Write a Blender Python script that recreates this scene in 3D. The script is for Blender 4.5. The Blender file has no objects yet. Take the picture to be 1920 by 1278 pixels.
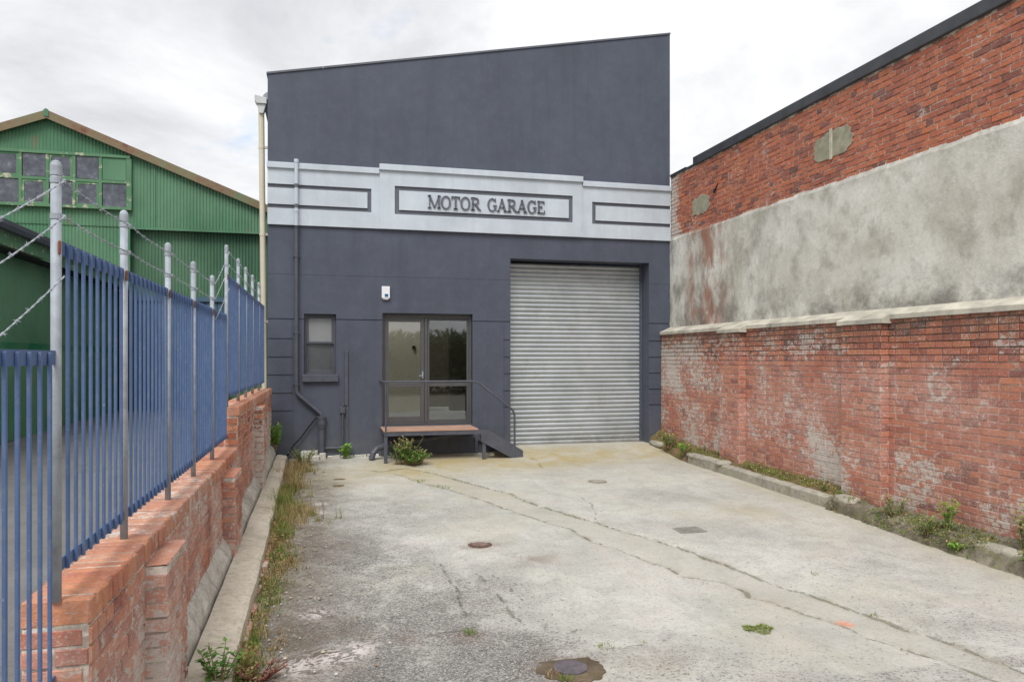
import bpy, math, random
import numpy as np
from mathutils import Vector, Matrix
from mathutils import noise as mnoise
random.seed(7)
R = math.radians
C = bpy.context.scene.collection
S = bpy.context.scene

# ------------------------------------------------------------------ camera
YAW = R(14.2)
cam_d = bpy.data.cameras.new('camera')
cam = bpy.data.objects.new('camera', cam_d)
C.objects.link(cam)
cam.location = (0, 0, 1.73)
cam.rotation_euler = (R(90), 0, -YAW)
cam_d.sensor_width = 36
cam_d.lens = 36*1388/1920
cam_d.shift_y = 32/1920
cam_d.clip_start = 0.05
cam_d.clip_end = 2000
S.camera = cam

# ------------------------------------------------------------------ sky and sun
SUN_EL, SUN_AZ = R(54), R(204)      # azimuth of the sun's position, clockwise from +Y
w = bpy.data.worlds.new('World')
S.world = w
w.use_nodes = True
nt = w.node_tree
nt.nodes.clear()
def wn(t, **k):
    n = nt.nodes.new(t)
    for a, b in k.items(): setattr(n, a, b)
    return n
out = wn('ShaderNodeOutputWorld'); bg = wn('ShaderNodeBackground')
sky = wn('ShaderNodeTexSky', sky_type='NISHITA', sun_disc=False)
sky.sun_elevation = SUN_EL; sky.sun_rotation = SUN_AZ
tc = wn('ShaderNodeTexCoord')
# project the direction on a high flat cloud deck so clouds crowd towards the horizon
sep = wn('ShaderNodeSeparateXYZ'); nt.links.new(tc.outputs['Generated'], sep.inputs[0])
zc = wn('ShaderNodeMath', operation='MAXIMUM'); nt.links.new(sep.outputs[2], zc.inputs[0]); zc.inputs[1].default_value = 0.0
za = wn('ShaderNodeMath', operation='ADD'); nt.links.new(zc.outputs[0], za.inputs[0]); za.inputs[1].default_value = 0.28
dv = wn('ShaderNodeVectorMath', operation='DIVIDE')
cb = wn('ShaderNodeCombineXYZ')
for i in range(3): nt.links.new(za.outputs[0], cb.inputs[i])
nt.links.new(tc.outputs['Generated'], dv.inputs[0]); nt.links.new(cb.outputs[0], dv.inputs[1])
mp = wn('ShaderNodeMapping'); mp.inputs['Scale'].default_value = (1.0, 1.0, 0.6); mp.inputs['Location'].default_value = (5.6, 2.9, 0)
nt.links.new(dv.outputs[0], mp.inputs[0])
def wnoise(scale, detail, rough, off):
    m = wn('ShaderNodeMapping'); m.inputs['Location'].default_value = (off, off*0.7, 0)
    nt.links.new(mp.outputs[0], m.inputs[0])
    n = wn('ShaderNodeTexNoise'); n.inputs['Scale'].default_value = scale
    n.inputs['Detail'].default_value = detail; n.inputs['Roughness'].default_value = rough
    n.inputs['Distortion'].default_value = 0.35
    nt.links.new(m.outputs[0], n.inputs['Vector']); return n
def wramp(src, stops):
    r = wn('ShaderNodeValToRGB'); e = r.color_ramp.elements
    while len(e) < len(stops): e.new(0.5)
    for el, (p, c) in zip(e, stops): el.position = p; el.color = (*c, 1)
    nt.links.new(src, r.inputs[0]); return r
n1 = wnoise(1.7, 9, 0.58, 0.0)
cloud = wramp(n1.outputs['Fac'], [(0.36, (4.9, 4.9, 4.95)), (0.47, (4.5, 4.52, 4.6)), (0.56, (3.85, 3.9, 4.02)), (0.67, (3.1, 3.16, 3.34))])
n2 = wnoise(1.9, 5, 0.6, 7.3)
gap = wramp(n2.outputs['Fac'], [(0.62, (0, 0, 0)), (0.72, (0.5, 0.5, 0.5))])
mx = wn('ShaderNodeMixRGB')
nt.links.new(gap.outputs[0], mx.inputs[0]); nt.links.new(cloud.outputs[0], mx.inputs[1]); nt.links.new(sky.outputs[0], mx.inputs[2])
nt.links.new(mx.outputs[0], bg.inputs[0]); bg.inputs[1].default_value = 0.1
nt.links.new(bg.outputs[0], out.inputs[0])

sd = bpy.data.lights.new('sun', 'SUN'); sd.energy = 1.25; sd.angle = R(28); sd.color = (1, 0.975, 0.94)
sun = bpy.data.objects.new('sun', sd); C.objects.link(sun)
dirv = Vector((math.sin(SUN_AZ)*math.cos(SUN_EL), math.cos(SUN_AZ)*math.cos(SUN_EL), math.sin(SUN_EL)))
sun.rotation_euler = dirv.to_track_quat('Z', 'Y').to_euler()
S.view_settings.view_transform = 'Standard'; S.view_settings.look = 'None'
S.view_settings.exposure = 1.15; S.view_settings.gamma = 1
S.cycles.max_bounces = 8; S.cycles.transparent_max_bounces = 12

# ------------------------------------------------------------------ material helpers
class NT:
    def __init__(s, name):
        s.m = bpy.data.materials.new(name); s.m.use_nodes = True
        s.t = s.m.node_tree; s.t.nodes.clear()
        s.out = s.t.nodes.new('ShaderNodeOutputMaterial')
        s.b = s.t.nodes.new('ShaderNodeBsdfPrincipled')
        s.t.links.new(s.b.outputs[0], s.out.inputs[0])
        s.tc = s.t.nodes.new('ShaderNodeTexCoord').outputs['Object']
        s.sepn = None
    def link(s, a, b): s.t.links.new(a, b)
    def set(s, inp, v):
        if hasattr(v, 'links') or isinstance(v, bpy.types.NodeSocket): s.link(v, inp)
        elif isinstance(v, (tuple, list)):
            inp.default_value = (*v, 1) if len(v) == 3 and len(inp.default_value) == 4 else v
        else: inp.default_value = v
    def map(s, scale=(1, 1, 1), rot=(0, 0, 0), loc=(0, 0, 0)):
        n = s.t.nodes.new('ShaderNodeMapping'); s.link(s.tc, n.inputs[0])
        n.inputs['Scale'].default_value = scale; n.inputs['Rotation'].default_value = rot; n.inputs['Location'].default_value = loc
        return n.outputs[0]
    def noise(s, scale, detail=3, rough=0.55, vec=None, dist=0.0):
        n = s.t.nodes.new('ShaderNodeTexNoise'); s.link(vec if vec is not None else s.tc, n.inputs['Vector'])
        n.inputs['Scale'].default_value = scale; n.inputs['Detail'].default_value = detail
        n.inputs['Roughness'].default_value = rough; n.inputs['Distortion'].default_value = dist
        return n.outputs['Fac']
    def voro(s, scale, vec=None, feature='F1'):
        n = s.t.nodes.new('ShaderNodeTexVoronoi'); n.feature = feature
        s.link(vec if vec is not None else s.tc, n.inputs['Vector']); n.inputs['Scale'].default_value = scale
        return n.outputs['Distance']
    def ramp(s, f, stops):
        n = s.t.nodes.new('ShaderNodeValToRGB'); e = n.color_ramp.elements
        while len(e) < len(stops): e.new(0.5)
        for el, (p, c) in zip(e, stops):
            el.position = p; el.color = (c, c, c, 1) if not isinstance(c, (tuple, list)) else (*c, 1)
        s.link(f, n.inputs[0]); return n.outputs[0]
    def mix(s, f, a, b, mode='MIX'):
        n = s.t.nodes.new('ShaderNodeMixRGB'); n.blend_type = mode
        s.set(n.inputs[0], f); s.set(n.inputs[1], a); s.set(n.inputs[2], b); return n.outputs[0]
    def math(s, op, a, b=0.0, clamp=False):
        n = s.t.nodes.new('ShaderNodeMath'); n.operation = op; n.use_clamp = clamp
        s.set(n.inputs[0], a); s.set(n.inputs[1], b); return n.outputs[0]
    def attr(s, name):
        n = s.t.nodes.new('ShaderNodeAttribute'); n.attribute_name = name; return n.outputs['Fac']
    def xyz(s, i):
        if s.sepn is None:
            s.sepn = s.t.nodes.new('ShaderNodeSeparateXYZ')
            g = s.t.nodes.new('ShaderNodeNewGeometry'); s.link(g.outputs['Position'], s.sepn.inputs[0])
        return s.sepn.outputs[i]
    def step(s, v, a, b):      # smooth 0..1 between a and b
        n = s.t.nodes.new('ShaderNodeMapRange'); n.interpolation_type = 'SMOOTHSTEP'
        s.set(n.inputs[0], v); n.inputs[1].default_value = a; n.inputs[2].default_value = b
        return n.outputs[0]
    def bump(s, h, strength=0.3, dist=0.01, prev=None):
        n = s.t.nodes.new('ShaderNodeBump'); n.inputs['Strength'].default_value = strength; n.inputs['Distance'].default_value = dist
        s.link(h, n.inputs['Height'])
        if prev is not None: s.link(prev, n.inputs['Normal'])
        s.link(n.outputs[0], s.b.inputs['Normal']); return n.outputs[0]
    def fin(s, col=None, rough=None, metal=None, spec=None):
        if col is not None: s.set(s.b.inputs['Base Color'], col)
        if rough is not None: s.set(s.b.inputs['Roughness'], rough)
        if metal is not None: s.set(s.b.inputs['Metallic'], metal)
        if spec is not None: s.set(s.b.inputs['Specular IOR Level'], spec)
        return s.m

def simple(name, col, rough=0.6, metal=0.0, var=0.18, scale=6, bump=0.1, spec=0.4):
    n = NT(name)
    a = tuple(c*(1-var) for c in col); b = tuple(min(1, c*(1+var)) for c in col)
    f = n.noise(scale, 5, 0.6)
    col_ = n.ramp(f, [(0.3, a), (0.7, b)])
    if bump: n.bump(n.noise(scale*9, 3), bump, 0.004)
    return n.fin(col_, rough, metal, spec)

# --- painted render on the garage
def m_paint(name, col, dirt=0.25):
    n = NT(name)
    f = n.noise(0.9, 6, 0.6); f2 = n.noise(5, 5, 0.65); st = n.noise(1.0, 5, 0.6, n.map((3.5, 1, 0.45)))
    c = n.ramp(f, [(0.3, tuple(x*0.86 for x in col)), (0.7, tuple(x*1.12 for x in col))])
    c = n.mix(n.math('MULTIPLY', n.ramp(f2, [(0.45, 0.0), (0.75, 1.0)]), dirt), c, tuple(min(1, x*1.5+0.01) for x in col))
    c = n.mix(n.math('MULTIPLY', n.ramp(st, [(0.5, 0.0), (0.72, 1.0)]), dirt*1.3), c, tuple(x*0.6 for x in col))
    sp = n.noise(9, 2, 0.5); c = n.mix(n.ramp(sp, [(0.79, 0.0), (0.8, 0.45)]), c, (0.5, 0.5, 0.5))
    dr = n.noise(1.0, 7, 0.7, n.map((9, 1, 0.45), loc=(2, 0, 6)))
    c = n.mix(n.math('MULTIPLY', n.math('MULTIPLY', n.ramp(dr, [(0.5, 0.0), (0.68, 1.0)]), n.ramp(f, [(0.4, 0.2), (0.6, 1.0)])), 0.2), c, tuple(x*1.4 for x in col))
    du = n.math('MULTIPLY', n.step(n.xyz(2), 0.75, -0.15), n.ramp(n.noise(3.5, 6, 0.7), [(0.35, 0.1), (0.65, 0.9)]))
    c = n.mix(n.math('MULTIPLY', du, 0.4), c, (0.20, 0.185, 0.165))
    b = n.bump(n.noise(2.3, 4), 0.25, 0.03)
    n.bump(n.noise(55, 4, 0.7), 0.35, 0.006, b)
    return n.fin(c, 0.62, spec=0.35)
M_dark = m_paint('dark_grey_paint', (0.073, 0.084, 0.114))
M_pale = m_paint('pale_grey_paint', (0.50, 0.555, 0.61), 0.12)
M_frame = simple('window_frame_paint', (0.085, 0.085, 0.088), 0.45, var=0.1)
M_stripe = m_paint('stripe_paint', (0.12, 0.128, 0.155), 0.12)
M_trim = simple('dark_trim_paint', (0.082, 0.088, 0.112), 0.5)

# --- bricks
def bloom(n, region, r2=None):
    big = n.noise(1.3, 5, 0.6)
    wv = n.math('ADD', n.math('MULTIPLY', big, 0.40), n.math('MULTIPLY', n.noise(13, 7, 0.78, n.map((1, 1, 1.4)), dist=0.4), 0.70))
    if r2 is not None: wv = n.math('ADD', wv, n.math('MULTIPLY', r2, 0.05))
    for (ya, yb, za, zb, amt) in region or []:
        m = n.math('MULTIPLY', n.math('MULTIPLY', n.step(n.xyz(1), ya, ya+0.7), n.step(n.xyz(1), yb, yb-0.7)),
                   n.math('MULTIPLY', n.step(n.xyz(2), za, za+0.35), n.step(n.xyz(2), zb, zb-0.35)))
        wv = n.math('ADD', wv, n.math('MULTIPLY', m, amt))
    return wv
def m_brick(name, stops, wash=0.3, white=0.5, zfade=None, region=None, dirt=0.3, washcol=(0.55, 0.31, 0.26), grime=None):
    n = NT(name)
    r = n.attr('rnd'); r2 = n.attr('rnd2')
    c = n.ramp(r, stops)
    fine = n.noise(38, 5, 0.7); mid = n.noise(9, 5, 0.65); big = n.noise(1.3, 5, 0.6); vfine = n.noise(130, 3, 0.6)
    c = n.mix(n.math('MULTIPLY', n.ramp(fine, [(0.35, 0.0), (0.7, 1.0)]), 0.35), c, (0.16, 0.055, 0.035))
    c = n.mix(n.math('MULTIPLY', n.ramp(vfine, [(0.45, 0.0), (0.75, 1.0)]), 0.30), c, (0.55, 0.30, 0.20))
    h1 = n.noise(16, 4, 0.6, n.map((1, 1, 1.6), loc=(2, 5, 1))); h2 = n.noise(21, 4, 0.6, n.map((1, 1, 1.6), loc=(9, 1, 3)))
    c = n.mix(n.math('MULTIPLY', n.ramp(h1, [(0.5, 0.0), (0.64, 1.0)]), 0.4), c, (0.27, 0.14, 0.09))
    c = n.mix(n.math('MULTIPLY', n.ramp(h2, [(0.5, 0.0), (0.64, 1.0)]), 0.35), c, (0.46, 0.22, 0.20))
    wm = n.math('MULTIPLY', n.ramp(big, [(0.38, 0.25), (0.62, 1.0)]), wash)
    if zfade: wm = n.math('MULTIPLY', wm, n.step(n.xyz(2), zfade[0], zfade[1]))
    c = n.mix(wm, c, washcol)
    wv = bloom(n, region, r2)
    wf = n.math('MULTIPLY', n.ramp(wv, [(0.675-0.08*white, 0.0), (0.715-0.08*white, 1.0)]), 0.85)
    c = n.mix(wf, c, (0.58, 0.54, 0.49))
    c = n.mix(n.math('MULTIPLY', n.ramp(mid, [(0.5, 0.0), (0.75, 1.0)]), dirt), c, (0.10, 0.085, 0.075))
    if grime: c = n.mix(n.math('MULTIPLY', n.step(n.xyz(2), *grime), n.ramp(n.noise(6, 6, 0.7, n.map(loc=(1, 7, 2))), [(0.38, 0.15), (0.6, 0.8)])), c, (0.125, 0.095, 0.075))
    fl = n.math('MULTIPLY', n.ramp(n.noise(60, 3, 0.6), [(0.56, 0.0), (0.63, 1.0)]), n.ramp(n.noise(2.4, 4, 0.6), [(0.4, 0.15), (0.6, 0.9)]))
    c = n.mix(n.math('MULTIPLY', fl, 0.75*white+0.1), c, (0.62, 0.57, 0.50))
    b = n.bump(n.noise(60, 4, 0.7), 0.8, 0.006)
    n.bump(mid, 0.4, 0.02, b)
    return n.fin(c, 0.88, spec=0.25)
def m_mortar(name, light, dark, thr=(0.44, 0.54), zpos=None, region=None):
    n = NT(name)
    f = n.noise(4.5, 6, 0.7, n.map((1, 1, 2.2))); g = n.noise(45, 4, 0.6)
    v = n.math('ADD', n.math('MULTIPLY', f, 0.75), n.math('MULTIPLY', g, 0.25))
    c = n.ramp(v, [(thr[0], light), (thr[1], dark)])
    if region: c = n.mix(n.math('MULTIPLY', n.ramp(bloom(n, region), [(0.62, 0.0), (0.67, 1.0)]), 0.85), c, (0.60, 0.56, 0.51))
    if zpos: c = n.mix(n.step(n.xyz(2), *zpos), c, (0.11, 0.085, 0.07))
    n.bump(g, 0.5, 0.01)
    return n.fin(c, 0.92, spec=0.2)
LREG = [(11.2, 15.5, 0.9, 2.3, 0.075), (11.2, 15.5, -0.2, 1.1, 0.05), (7.9, 9.6, -0.4, 0.85, 0.10), (6.6, 8.0, -0.4, 0.9, 0.11), (9.4, 11.0, 0.1, 1.0, 0.06), (3, 6.8, -0.4, 0.5, 0.07), (8.2, 10.6, 1.6, 2.2, 0.06), (3, 7.4, 1.5, 2.1, 0.035)]
OR = (0.50, 0.135, 0.055); RD = (0.36, 0.085, 0.048); DR = (0.22, 0.055, 0.042); PU = (0.115, 0.055, 0.06); PK = (0.50, 0.20, 0.13)
M_bu = m_brick('upper_brick', [(0.0, (0.60, 0.175, 0.075)), (0.35, (0.54, 0.145, 0.065)), (0.75, (0.43, 0.11, 0.06)), (0.93, (0.27, 0.075, 0.055)), (0.985, PU)], wash=0.10, white=0.10,
               region=[(13.45, 16, 3.5, 6, 0.20), (12.6, 15, 4.0, 4.6, 0.09)], dirt=0.35)
M_bl = m_brick('lower_brick', [(0.0, (0.60, 0.22, 0.10)), (0.4, (0.52, 0.155, 0.08)), (0.72, (0.41, 0.11, 0.065)), (0.93, DR), (0.985, PU)], wash=0.72, white=0.62,
               zfade=(2.05, 1.4), region=LREG, dirt=0.28, grime=(1.72, 2.25))
M_bw = m_brick('old_wall_brick', [(0.0, (0.60, 0.24, 0.11)), (0.4, (0.54, 0.17, 0.08)), (0.75, (0.36, 0.09, 0.05)), (0.93, DR)], wash=0.75, white=0.85,
               zfade=(0.9, 0.5), region=[(2.5, 15, -0.5, 0.3, 0.05), (10.0, 15, -0.5, 1.0, 0.09)], dirt=0.22, washcol=(0.60, 0.39, 0.33))
M_bc = m_brick('coping_brick', [(0.0, (0.66, 0.27, 0.13)), (0.5, (0.58, 0.21, 0.10)), (0.9, (0.38, 0.10, 0.055))], wash=0.6, white=0.5, dirt=0.3, washcol=(0.54, 0.33, 0.25))
M_mu = m_mortar('upper_mortar', (0.56, 0.47, 0.38), (0.17, 0.11, 0.085))
M_ml = m_mortar('lower_mortar', (0.58, 0.45, 0.39), (0.40, 0.25, 0.20), zpos=(1.35, 1.9), region=LREG)
M_mw = m_mortar('old_wall_mortar', (0.68, 0.62, 0.55), (0.38, 0.33, 0.28))

def m_stucco():
    n = NT('weathered_cement_render')
    big = n.noise(0.75, 8, 0.62, dist=0.4); mid = n.noise(3.0, 8, 0.7, n.map((1, 1, 0.85)), dist=0.25); fine = n.noise(20, 6, 0.72)
    c = n.ramp(big, [(0.34, (0.50, 0.475, 0.405)), (0.46, (0.64, 0.62, 0.56)), (0.60, (0.76, 0.745, 0.69))])
    c = n.mix(n.math('MULTIPLY', n.ramp(mid, [(0.50, 0.0), (0.64, 1.0)]), 0.45), c, (0.27, 0.255, 0.215))
    c = n.mix(n.math('MULTIPLY', n.ramp(fine, [(0.42, 0.0), (0.72, 1.0)]), 0.25), c, (0.26, 0.25, 0.22))
    # cleaner towards the street, stained towards the garage
    far = n.step(n.xyz(1), 8.5, 13.0)
    st = n.noise(1.5, 8, 0.68, n.map((1, 1.3, 0.75), loc=(0, 3.3, 0)), dist=0.25)
    c = n.mix(n.math('MULTIPLY', n.math('MULTIPLY', n.ramp(st, [(0.46, 0.0), (0.62, 1.0)]), far), 0.72), c, (0.17, 0.155, 0.13))
    # rusty red washes near the garage
    rm = n.math('MULTIPLY', n.step(n.xyz(1), 11.6, 12.5), n.step(n.xyz(1), 13.7, 13.0))
    rn = n.noise(1.9, 8, 0.7, n.map((1, 1.3, 0.6), loc=(0, 1.1, 4)), dist=0.3)
    c = n.mix(n.math('MULTIPLY', n.math('MULTIPLY', n.ramp(rn, [(0.43, 0.0), (0.56, 1.0)]), rm), 0.8), c, (0.33, 0.135, 0.085))
    # damp band above the ledge and grime under the top edge
    lo = n.math('MULTIPLY', n.step(n.xyz(2), 2.95, 2.4), n.ramp(n.noise(1.4, 6, 0.7, n.map((1, 1, 1), loc=(5, 0, 0))), [(0.44, 0.0), (0.62, 1.0)]))
    c = n.mix(n.math('MULTIPLY', lo, 0.75), c, (0.13, 0.12, 0.105))
    hi = n.math('MULTIPLY', n.step(n.xyz(2), 4.0, 4.25), n.ramp(n.noise(2.2, 5, 0.7), [(0.42, 0.0), (0.65, 1.0)]))
    c = n.mix(n.math('MULTIPLY', hi, 0.6), c, (0.18, 0.165, 0.13))
    b = n.bump(n.noise(3.2, 7, 0.7, dist=0.2), 0.3, 0.04)
    n.bump(n.noise(35, 5, 0.7), 0.45, 0.008, b)
    return n.fin(c, 0.93, spec=0.2)
M_stucco = m_stucco()
M_ledge = simple('stone_ledge', (0.48, 0.455, 0.385), 0.9, var=0.35, scale=3.5, bump=0.5, spec=0.2)
M_patch = simple('mortar_patch', (0.33, 0.315, 0.235), 0.92, var=0.3, scale=6, bump=0.6, spec=0.2)
M_flash = simple('lead_flashing', (0.055, 0.06, 0.07), 0.55, var=0.25, scale=3)
M_galv = simple('galvanised_steel', (0.34, 0.375, 0.415), 0.65, 0.15, var=0.2, scale=14, bump=0.2)
M_rust = simple('rust', (0.20, 0.085, 0.05), 0.85, var=0.3, scale=30, bump=0.4)
def m_blue():
    n = NT('blue_fence_paint')
    f = n.noise(4, 5, 0.6); g_ = n.noise(38, 5, 0.75, n.map((1, 1, 0.5))); h = n.noise(11, 6, 0.8, n.map(loc=(3, 1, 2)))
    c = n.ramp(f, [(0.3, (0.062, 0.112, 0.245)), (0.7, (0.088, 0.150, 0.30))])
    c = n.mix(n.math('MULTIPLY', n.ramp(h, [(0.5, 0.0), (0.62, 1.0)]), 0.35), c, (0.17, 0.21, 0.29))
    c = n.mix(n.math('MULTIPLY', n.ramp(g_, [(0.68, 0.0), (0.71, 1.0)]), 0.7), c, (0.42, 0.44, 0.46))
    c = n.mix(n.math('MULTIPLY', n.ramp(h, [(0.68, 0.0), (0.72, 1.0)]), 0.7), c, (0.20, 0.10, 0.07))
    return n.fin(c, 0.55)
M_blue = m_blue()
M_cream = simple('cream_pipe_paint', (0.60, 0.55, 0.43), 0.5, var=0.08, scale=2)
M_white = simple('white_plastic', (0.78, 0.79, 0.82), 0.4, var=0.04)
M_bluescr = simple('blue_badge', (0.02, 0.10, 0.25), 0.35, var=0.05)
M_black = simple('black_and_shade', (0.012, 0.013, 0.014), 0.8, var=0.1)  # for black parts, and for shade painted into recesses

def m_roller():
    n = NT('galvanised_slats')
    f = n.noise(1.5, 5, 0.6)
    c = n.ramp(f, [(0.3, (0.40, 0.435, 0.455)), (0.7, (0.52, 0.55, 0.57))])
    c = n.mix(n.math('MULTIPLY', n.step(n.xyz(2), 0.35, -0.1), n.ramp(n.noise(4, 5, 0.7), [(0.4, 0.1), (0.65, 0.8)])), c, (0.24, 0.22, 0.18))
    sm_ = n.noise(2.4, 6, 0.7, n.map((1, 1, 0.7), loc=(5, 5, 5))); c = n.mix(n.math('MULTIPLY', n.ramp(sm_, [(0.52, 0.0), (0.66, 1.0)]), 0.35), c, (0.33, 0.33, 0.31))
    return n.fin(c, n.ramp(f, [(0.3, 0.36), (0.7, 0.46)]), 0.45, 0.5)
M_roller = m_roller()

def m_green(name, col):
    n = NT(name)
    f = n.noise(0.8, 6, 0.6); g = n.noise(4, 5, 0.65, n.map((3, 3, 0.5)))
    c = n.ramp(f, [(0.32, tuple(x*0.82 for x in col)), (0.68, tuple(x*1.16 for x in col))])
    c = n.mix(n.math('MULTIPLY', n.ramp(g, [(0.52, 0.0), (0.7, 1.0)]), 0.4), c, (col[0]*0.6+0.02, col[1]*0.62, col[2]*0.6))
    ru = n.noise(2.2, 8, 0.75, n.map((1, 1, 0.6), loc=(4, 4, 4))); c = n.mix(n.math('MULTIPLY', n.ramp(ru, [(0.62, 0.0), (0.68, 1.0)]), 0.55), c, (0.20, 0.12, 0.07))
    fa = n.noise(0.5, 3, 0.5, n.map(loc=(9, 0, 2))); c = n.mix(n.math('MULTIPLY', n.ramp(fa, [(0.45, 0.0), (0.6, 1.0)]), 0.25), c, (0.22, 0.36, 0.24))
    return n.fin(c, 0.6, spec=0.35)
M_green = m_green('green_corrugated_iron', (0.076, 0.200, 0.112))
M_greenlow = m_green('dark_green_corrugated_iron', (0.062, 0.150, 0.088))
M_gband = m_green('green_band', (0.012, 0.145, 0.06))
def m_peel():
    n = NT('peeling_green_timber')
    f = n.noise(7, 6, 0.7); c = n.ramp(n.noise(1.2, 4), [(0.3, (0.07, 0.18, 0.095)), (0.7, (0.105, 0.235, 0.125))])
    c = n.mix(n.ramp(f, [(0.57, 0.0), (0.62, 0.9)]), c, (0.50, 0.47, 0.37))
    n.bump(f, 0.3, 0.01)
    return n.fin(c, 0.75)
M_peel = m_peel()
def m_barge():
    n = NT('rusty_green_flashing')
    f = n.noise(0.9, 6, 0.65); g = n.noise(8, 5, 0.65)
    v = n.math('ADD', n.math('MULTIPLY', f, 0.7), n.math('MULTIPLY', g, 0.3))
    c = n.ramp(v, [(0.40, (0.11, 0.21, 0.115)), (0.46, (0.19, 0.18, 0.10)), (0.56, (0.21, 0.14, 0.085)), (0.64, (0.16, 0.065, 0.045))])
    return n.fin(c, 0.8)
M_barge = m_barge()
M_door_blue = simple('slate_blue_door', (0.075, 0.14, 0.20), 0.5, var=0.12)

def m_glass(name, tint=(0.9, 0.95, 0.93), base=0.10):
    n = NT(name)
    t = n.t
    tr = t.nodes.new('ShaderNodeBsdfTransparent'); tr.inputs[0].default_value = (*tint, 1)
    gl = t.nodes.new('ShaderNodeBsdfGlossy'); gl.inputs['Roughness'].default_value = 0.02
    gl.inputs['Color'].default_value = (0.95, 0.97, 1.0, 1)
    fr = t.nodes.new('ShaderNodeFresnel'); fr.inputs[0].default_value = 1.5
    a = n.math('ADD', n.math('MULTIPLY', fr.outputs[0], 1.0), base, clamp=True)
    mxs = t.nodes.new('ShaderNodeMixShader'); n.link(a, mxs.inputs[0]); n.link(tr.outputs[0], mxs.inputs[1]); n.link(gl.outputs[0], mxs.inputs[2])
    bp = t.nodes.new('ShaderNodeBump'); bp.inputs['Strength'].default_value = 0.04; bp.inputs['Distance'].default_value = 0.02
    n.link(n.noise(1.7, 2), bp.inputs['Height']); n.link(bp.outputs[0], gl.inputs['Normal'])
    n.link(mxs.outputs[0], n.out.inputs[0]); return n.m
M_glass = m_glass('door_glass', base=0.13)
M_dglass = NT('grimy_window_glass')
_f = M_dglass.noise(6, 6, 0.7); _c = M_dglass.ramp(_f, [(0.35, (0.03, 0.035, 0.05)), (0.6, (0.10, 0.11, 0.14)), (0.75, (0.30, 0.31, 0.36))])
M_dglass.bump(M_dglass.noise(1.2, 2), 0.1, 0.03)
M_dglass = M_dglass.fin(_c, 0.12, spec=0.9)
M_frost = simple('frosted_glass', (0.22, 0.23, 0.235), 0.35, var=0.06, spec=0.7)
M_wglass = simple('dim_window_glass', (0.075, 0.08, 0.085), 0.15, var=0.25, scale=3, bump=0, spec=0.8)
M_ply = simple('reddish_ply_deck', (0.42, 0.255, 0.19), 0.7, var=0.15, scale=4)
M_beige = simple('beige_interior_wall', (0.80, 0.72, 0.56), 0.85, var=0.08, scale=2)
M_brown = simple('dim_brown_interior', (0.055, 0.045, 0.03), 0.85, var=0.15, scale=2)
M_intfloor = simple('pale_interior_floor', (0.48, 0.50, 0.47), 0.5, var=0.08, scale=2)
M_rubble = simple('broken_concrete', (0.55, 0.53, 0.48), 0.9, var=0.3, scale=9, bump=0.8)

def m_conc(name, a, b, moss=0.3, soil=0.3, mosscol=(0.14, 0.15, 0.05)):
    n = NT(name)
    f = n.noise(2.2, 7, 0.65); g = n.noise(14, 6, 0.7); h = n.noise(70, 4, 0.6)
    c = n.ramp(f, [(0.32, a), (0.66, b)])
    c = n.mix(n.math('MULTIPLY', n.ramp(g, [(0.48, 0.0), (0.66, 1.0)]), soil), c, (0.12, 0.10, 0.08))
    c = n.mix(n.math('MULTIPLY', n.ramp(n.noise(4.5, 6, 0.7, n.map(loc=(3, 2, 1))), [(0.5, 0.0), (0.62, 1.0)]), moss), c, mosscol)
    c = n.mix(n.math('MULTIPLY', n.ramp(h, [(0.55, 0.0), (0.7, 1.0)]), 0.35), c, (0.09, 0.08, 0.07))
    b_ = n.bump(g, 0.6, 0.02); n.bump(h, 0.5, 0.006, b_)
    return n.fin(c, 0.93, spec=0.2)
M_kerb = m_conc('sandy_kerb_concrete', (0.58, 0.52, 0.42), (0.70, 0.64, 0.53), 0.10, 0.30)
M_haunch = m_conc('grey_lichened_concrete', (0.46, 0.44, 0.39), (0.68, 0.65, 0.59), 0.28, 0.5)
M_kface = m_conc('old_kerb_concrete', (0.33, 0.31, 0.26), (0.46, 0.43, 0.36), 0.25, 0.4)
M_rough = m_conc('rough_mossy_stone', (0.11, 0.095, 0.07), (0.28, 0.25, 0.19), 0.55, 0.9)
M_soil = m_conc('mossy_soil', (0.16, 0.11, 0.06), (0.22, 0.15, 0.08), 0.75, 0.5, (0.15, 0.15, 0.035))
M_asph = m_conc('neighbour_asphalt', (0.16, 0.16, 0.16), (0.21, 0.21, 0.205), 0.0, 0.12)
M_hole = m_conc('mossy_hole_soil', (0.05, 0.04, 0.028), (0.20, 0.15, 0.10), 0.7, 0.7, (0.10, 0.085, 0.03))
M_earth = m_conc('distant_ground', (0.2, 0.19, 0.16), (0.26, 0.24, 0.2), 0.3, 0.2)

def m_veg(name, stops, trans=0.25):
    n = NT(name)
    c = n.ramp(n.attr('rnd'), stops)
    c = n.mix(0.3, c, n.mix(n.noise(9, 3), c, n.mix(1.0, c, (1.35, 1.35, 1.2), 'MULTIPLY')))
    n.fin(c, 0.6, spec=0.3)
    tl = n.t.nodes.new('ShaderNodeBsdfTranslucent'); n.link(c, tl.inputs[0])
    mxs = n.t.nodes.new('ShaderNodeMixShader'); mxs.inputs[0].default_value = trans
    n.link(n.b.outputs[0], mxs.inputs[1]); n.link(tl.outputs[0], mxs.inputs[2]); n.link(mxs.outputs[0], n.out.inputs[0])
    return n.m
M_weed = m_veg('weeds', [(0.0, (0.10, 0.19, 0.03)), (0.3, (0.19, 0.27, 0.05)), (0.45, (0.28, 0.28, 0.09)), (0.6, (0.42, 0.31, 0.14)), (0.82, (0.52, 0.40, 0.23)), (0.94, (0.27, 0.13, 0.08))])
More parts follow.
